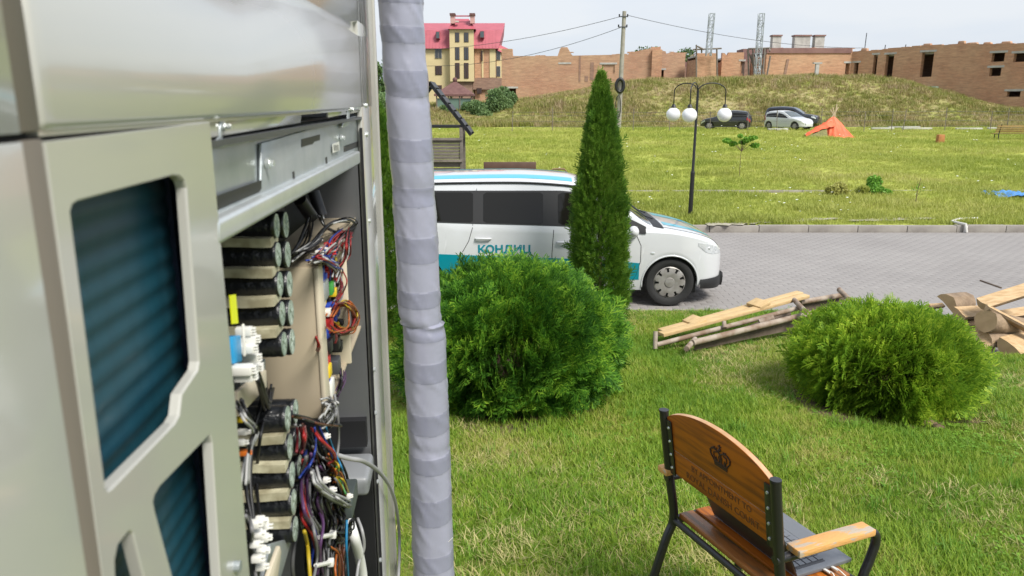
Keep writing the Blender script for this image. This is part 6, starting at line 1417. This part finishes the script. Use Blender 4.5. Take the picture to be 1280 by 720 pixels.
# blue tarp, orange block, white pipe, planks, fence
bt_m = mat('blue_tarp', (.05, .20, .50), .45, c2=(.10, .30, .62), ns=4); p = at(1262, 252, 19.6); V = []; F = []; nx, ny = 30, 18
for j in range(ny):
    for i in range(nx):
        u, v = i / (nx - 1) - .5, j / (ny - 1) - .5; x, y = u * 1.15, v * .9 - u * .5; V.append((x, y, .05 + .10 * abs(mn.noise(Vector((u * 5, v * 4, 2)))) + .07 * mn.noise(Vector((u * 11, v * 9, 5))) + .03 * math.cos(u * 6)))
for j in range(ny - 1):
    for i in range(nx - 1): F.append((j * nx + i, j * nx + i + 1, (j + 1) * nx + i + 1, (j + 1) * nx + i))
o = fastmesh('blue_tarp', V, F, bt_m, smooth=True); o.location = (p.x + .12, 19.6, .18); tag(o, 'crumpled blue plastic sheet lying on the verge at the right', 'tarpaulin')
p = at(1175, 177, 42); o = MB().box((0, 0, .24), (.36, .3, .48), None, .94).build('orange_block', mat('orange_clay', (.45, .20, .06), .8, c2=(.35, .14, .05), ns=6), bevel=.03); o.location = (p.x, 42, float(field_z(p.x, 42))); tag(o, 'small orange brown block standing alone in the middle of the meadow', 'block')
wpipe = mat('white_pvc', (.62, .60, .56), .5); a, b, c = atz(1186, 275, .18), atz(1201, 276, .18), atz(1206, 290, .01)
rt = empty('white_pipe', (c.x, c.y, 0), 0, 'white pipe bent down over the far kerb', 'pipe'); MB().tube([tuple(q - Vector((c.x, c.y, 0))) for q in (atz(1222, 273, .17), atz(1198, 274, .18), Vector((c.x - .12, 15.5, .18)), Vector((c.x - .02, 15.17, .17)), Vector((c.x + .01, 15.16, .01)))], .028, 8).build('tube', wpipe, rt); MB().box((.0, 15.19 - c.y, .07), (.07, .03, .14)).build('block', wpipe, rt, bevel=.01)
for (x0, x1, py, Y, lab) in ((1112, 1150, 152, 63, 'pale concrete plank lying behind the fence left of the lone orange block'), (1128, 1165, 156.5, 60, 'second pale plank nearer the meadow under the bank'), (1195, 1228, 157, 60, 'pale plank behind the left end of the yellow brown bench'), (1235, 1280, 156, 60, 'pale plank behind the yellow brown bench'), (1090, 1118, 155, 61, 'short pale plank to the right of the orange tent'), (960, 985, 159, 59, 'short pale plank left of the white hatchback')):
    p, q = at(x0, py, Y), at(x1, py, Y); o = MB().box((0, 0, .08), (q.x - p.x, .25, .14)).build('concrete_plank', conc, bevel=.02); o.location = ((p.x + q.x) / 2, Y, float(field_z(p.x, Y)) + .04); o.rotation_euler = (0, 0, random.uniform(-.08, .08)); tag(o, lab, 'plank', 'pale planks along the far side of the meadow')
fe = empty('wire_fence', (on(1075, 57.5), 57.5, 0), 0, 'thin wire fence on slim posts along the far side of the meadow', 'fence'); fx = fe.location.x
for px in (640, 690, 740, 790, 835, 885, 932, 968, 1022, 1076, 1110, 1124, 1176, 1232, 1253, 1285):
    x = on(px, 57.5); z = float(field_z(x, 57.5)); lean_ = random.uniform(-.08, .1); MB().tube([(x - fx, 0, z - .2), (x - fx + lean_, 0, z + 1.5 + random.uniform(-.15, .3))], .028, 6).build('post', old_wood, fe)
for h in (.35, .75, 1.15, 1.4):
    MB().tube([(on(px, 57.5) - fx, 0, .5 + h + .04 * math.sin(px)) for px in range(640, 1300, 50)], .009, 4).build('wire', steel_d, fe)

# ---------------------------------------------------------------- pallet frame and firewood
rust = mat('rusty_white_pipe', (.36, .30, .24), .7, c2=(.20, .13, .085), ns=7, bump=.3, bs=40, ramp=(.4, .6)); rustd = mat('dark_rusty_steel', (.16, .12, .09), .8, c2=(.09, .065, .05), ns=6, bump=.3)
plk = mat('fresh_pine', (.60, .43, .22), .7, c2=(.50, .34, .16), ns=3, stretch=(2, 14, 14), bump=.15, bs=30)
fr0 = at(820, 437, 7.1); fb = empty('pipe_frame', (fr0.x, 7.1, float(lawn_z(1.3, 7.1))), 0, 'rusty steel pipe frame propped at an angle on the grass under two new boards', 'frame')
b0 = Vector(fb.location)
def FP(px, py, Y): return at(px, py, Y) - b0
def pp(name, a, b, r, m=rust): return MB().tube([a, b], r, 12).build(name, m, fb, smooth=50)
# first rectangle (rear) and second (front, lower)
a1, a2 = FP(819, 436, 7.00), FP(819.5, 414, 7.05); b1 = FP(1003, 383, 7.9)
pp('end_pipe', a1, a2, .022); pp('rail_pipe', FP(821, 431, 7.05), FP(1000, 384.5, 7.75), .024); pp('rail_pipe', FP(823, 418, 7.4), FP(1000, 372, 8.3), .022)
pp('cross_pipe', FP(993, 375, 7.95), FP(1007, 390, 7.45), .027); pp('short_pipe', FP(905, 402, 7.35), FP(906, 410, 7.3), .022)
pp('rail_pipe', FP(866, 428.5, 6.95), FP(1056, 381, 7.9), .030); pp('end_pipe', FP(858, 436, 6.8), FP(869, 424, 7.1), .026)
pp('rail_pipe', FP(1000, 378, 8.1), FP(1052, 369, 8.35), .03); pp('end_pipe', FP(1049, 362, 8.2), FP(1061, 374, 7.9), .028)
for q, (px, py, Y) in enumerate(((954, 402, 7.45), (962, 399, 7.5))): pp('clamp', FP(px - 5, py + 1, Y), FP(px + 5, py - 2, Y), .034, rust)
MB().prism([FP(868, 431, 7.05), FP(1035, 387, 7.85), FP(1035, 403, 7.85), FP(868, 438, 7.05)], (0, .012, 0)).build('side_plate', rustd, fb, fix=True)
MB().prism([FP(1000, 380, 8.15), FP(1056, 367, 8.4), FP(1056, 382, 8.4), FP(1000, 392, 8.15)], (0, .02, 0)).build('side_plate', rustd, fb, fix=True)
for k in (880, 905): pass
MB().tube([(FP(875, 425, 7.2).x, FP(875, 425, 7.2).y, -.02), (FP(990, 385, 7.9).x, FP(990, 385, 7.9).y + .1, FP(995, 395, 7.9).z)], .04, 8).build('under_pipe', rustd, fb)
for (lab, pa, pb, Ya, Yb, dz) in (('new pine board on the frame, the far one of the two', (826, 414), (1000, 366.0), 7.35, 8.3, 0), ('new pine board on the frame, the near one of the two', (826, 418), (1008, 369.5), 7.2, 8.1, 0)):
    A, B = at(*pa, Ya), at(*pb, Yb); rt = empty('pine_board', A, 0, lab, 'board', 'new pine boards lying on the pipe frame'); MB().bar((0, 0, 0), B - A, .095, .035).build('plank', plk, rt, bevel=.004)
for (lab, px, py, Y) in (('short wooden block across the boards near the lower end', 868, 401, 7.5), ('short wooden block across the middle of the boards', 948, 379.5, 7.85)):
    c = at(px, py, Y); o = MB().box((0, 0, 0), (.15, .20, .035), Matrix.Rotation(-.28, 3, 'Y')).build('wood_block', plk, bevel=.004); o.location = c; o.rotation_euler = (0, 0, .5); tag(o, lab, 'wood block', 'short blocks nailed across the boards')
# firewood
fwood = mat('split_face', (.58, .41, .23), .75, c2=(.42, .27, .13), ns=4, stretch=(2, 9, 9), bump=.4, bs=16); fbark = mat('firewood_bark', (.20, .14, .09), .9, c2=(.32, .23, .15), ns=8, bump=.8, bs=18, dist=.02); fend = mat('sawn_end', (.50, .34, .19), .8, c2=(.42, .28, .15), ns=10, bump=.2)
def log(label, A, B, r, kind='half', roll=0.0, name='firewood'):
    """split log from A to B: kind round / half / wedge"""
    A, B = Vector(A), Vector(B); d = B - A; L = d.length; d.normalize(); sx = d.cross(Vector((0, 0, 1))).normalized(); uz = sx.cross(d); c, s = math.cos(roll), math.sin(roll); X, Z_ = sx * c + uz * s, -sx * s + uz * c
    rr = random.Random(int(A.x * 991) + int(roll * 37)); arc_ = {'round': [k * 2 * math.pi / 14 for k in range(14)], 'half': [math.pi + k * math.pi / 8 for k in range(9)], 'wedge': [math.pi * 1.25 + k * math.pi / 2 / 5 for k in range(6)]}[kind]
    prof = [(r * math.cos(t) * rr.uniform(.92, 1.06), r * math.sin(t) * rr.uniform(.92, 1.06), 1) for t in arc_]
    if kind == 'half': prof += [(r * .4, rr.uniform(-.06, .1) * r, 0), (-r * .3, rr.uniform(-.1, .06) * r, 0)]
    if kind == 'wedge': prof += [(rr.uniform(-.15, .15) * r, rr.uniform(.1, .25) * r, 0)]
    n = len(prof); V = []; ns = 5
    for k in range(ns + 1):
        q = L * k / ns; w1_, w2_ = rr.uniform(-.03, .03) * r, rr.uniform(-.04, .04) * r
        for (x, z, f) in prof: V.append(X * (x + w1_ * (1 - f) * 2) + Z_ * (z + w2_ * (1 - f) * 2) + d * q)
    F = []; M = []
    for k in range(ns):
        for i in range(n): F.append((k * n + i, k * n + (i + 1) % n, (k + 1) * n + (i + 1) % n, (k + 1) * n + i)); M.append(1 if prof[i][2] and prof[(i + 1) % n][2] else 0)
    F += [tuple(range(n)), tuple(ns * n + i for i in reversed(range(n)))]; M += [2, 2]; mb = MB(); mb.v = [tuple(v) for v in V]; mb.f = F; mb.m = M
    o = mb.build(name, [fwood, fbark, fend], None, smooth=35, fix=True); o.location = A; return tag(o, label, 'firewood', 'split firewood piled on the paving')
L_ = lambda px, py, Y: at(px, py, Y)
log('long split log on top of the woodpile, sloping up to the right edge', L_(1229, 378, 7.35), L_(1292, 358, 7.5), .085, 'half', -.30)
log('pale split log sloping down to the right across the top of the pile', L_(1236, 382, 7.25), L_(1296, 414, 7.15), .06, 'half', -.1)
log('dark barked log under the crossing pale log', L_(1232, 401, 7.2), L_(1285, 412, 7.5), .115, 'round', 0)
log('split log with a pale end at the lower right edge of the pile', L_(1263, 432, 6.98), L_(1300, 422, 7.3), .12, 'half', -.5)
log('short round chunk standing alone left of the pile', L_(1181, 381, 7.75), L_(1206, 378, 8.0), .115, 'half', 2.5)
log('pale split chunk right of the round chunk', L_(1200, 390, 7.5), L_(1235, 388, 7.65), .085, 'half', -.45)
log('dark half log lying under the pale split chunk', L_(1200, 404, 7.6), L_(1233, 405, 7.65), .11, 'half', 2.9)
log('split log with orange face behind the thuja at the foot of the pile', L_(1210, 415, 7.35), L_(1234, 434, 7.1), .10, 'half', -.7)
log('brown barked log low in the middle of the pile', L_(1230, 427, 7.2), L_(1268, 430, 7.25), .10, 'half', 2.9)
log('thin dark piece of bark lying at the base of the pile', L_(1240, 441, 7.1), L_(1262, 445, 7.15), .045, 'half', .3)
log('small pale chip leaning left of the round chunk', L_(1160, 381, 8.0), L_(1177, 379, 8.1), .055, 'wedge', .4)
log('split log behind the top of the pile at the right edge', L_(1248, 393, 7.6), L_(1296, 386, 7.7), .07, 'half', -.3)
log('lowest log at the right edge of the pile', L_(1266, 446, 7.25), L_(1298, 440, 7.3), .07, 'half', 3.1)
log('split log filling the back of the pile', L_(1195, 412, 7.9), L_(1290, 402, 8.0), .16, 'half', 2.9)
A, B = at(1225, 350.5, 7.7), at(1252, 360, 7.5); o = MB().tube([(0, 0, 0), tuple(B - A)], .009, 6).build('steel_rod', rustd); o.location = A; tag(o, 'thin dark rod sticking up from behind the top of the woodpile', 'rod')
# clod of earth at the foot of the small bush
p = at(1180, 545, 4.75); 
for k, (dx, dy, s, lab) in enumerate(((0, 0, .055, 'brown clod of earth at the foot of the smaller bush, larger one'), (.05, -.08, .035, 'small brown clod nearer the camera at the foot of the smaller bush'))):
    mb = MB().sphere((0, 0, 0), s, 14, 9, (1.3, 1, .7)); mb.v = [tuple(Vector(v) * (1 + .35 * mn.noise(Vector(v) * 40))) for v in mb.v]; o = mb.build('earth_clod', soil_m, smooth=True); o.location = (p.x + dx - .0, 4.98 + dy, float(lawn_z(p.x, 4.98)) + .02); tag(o, lab, 'clod', 'clods of earth')
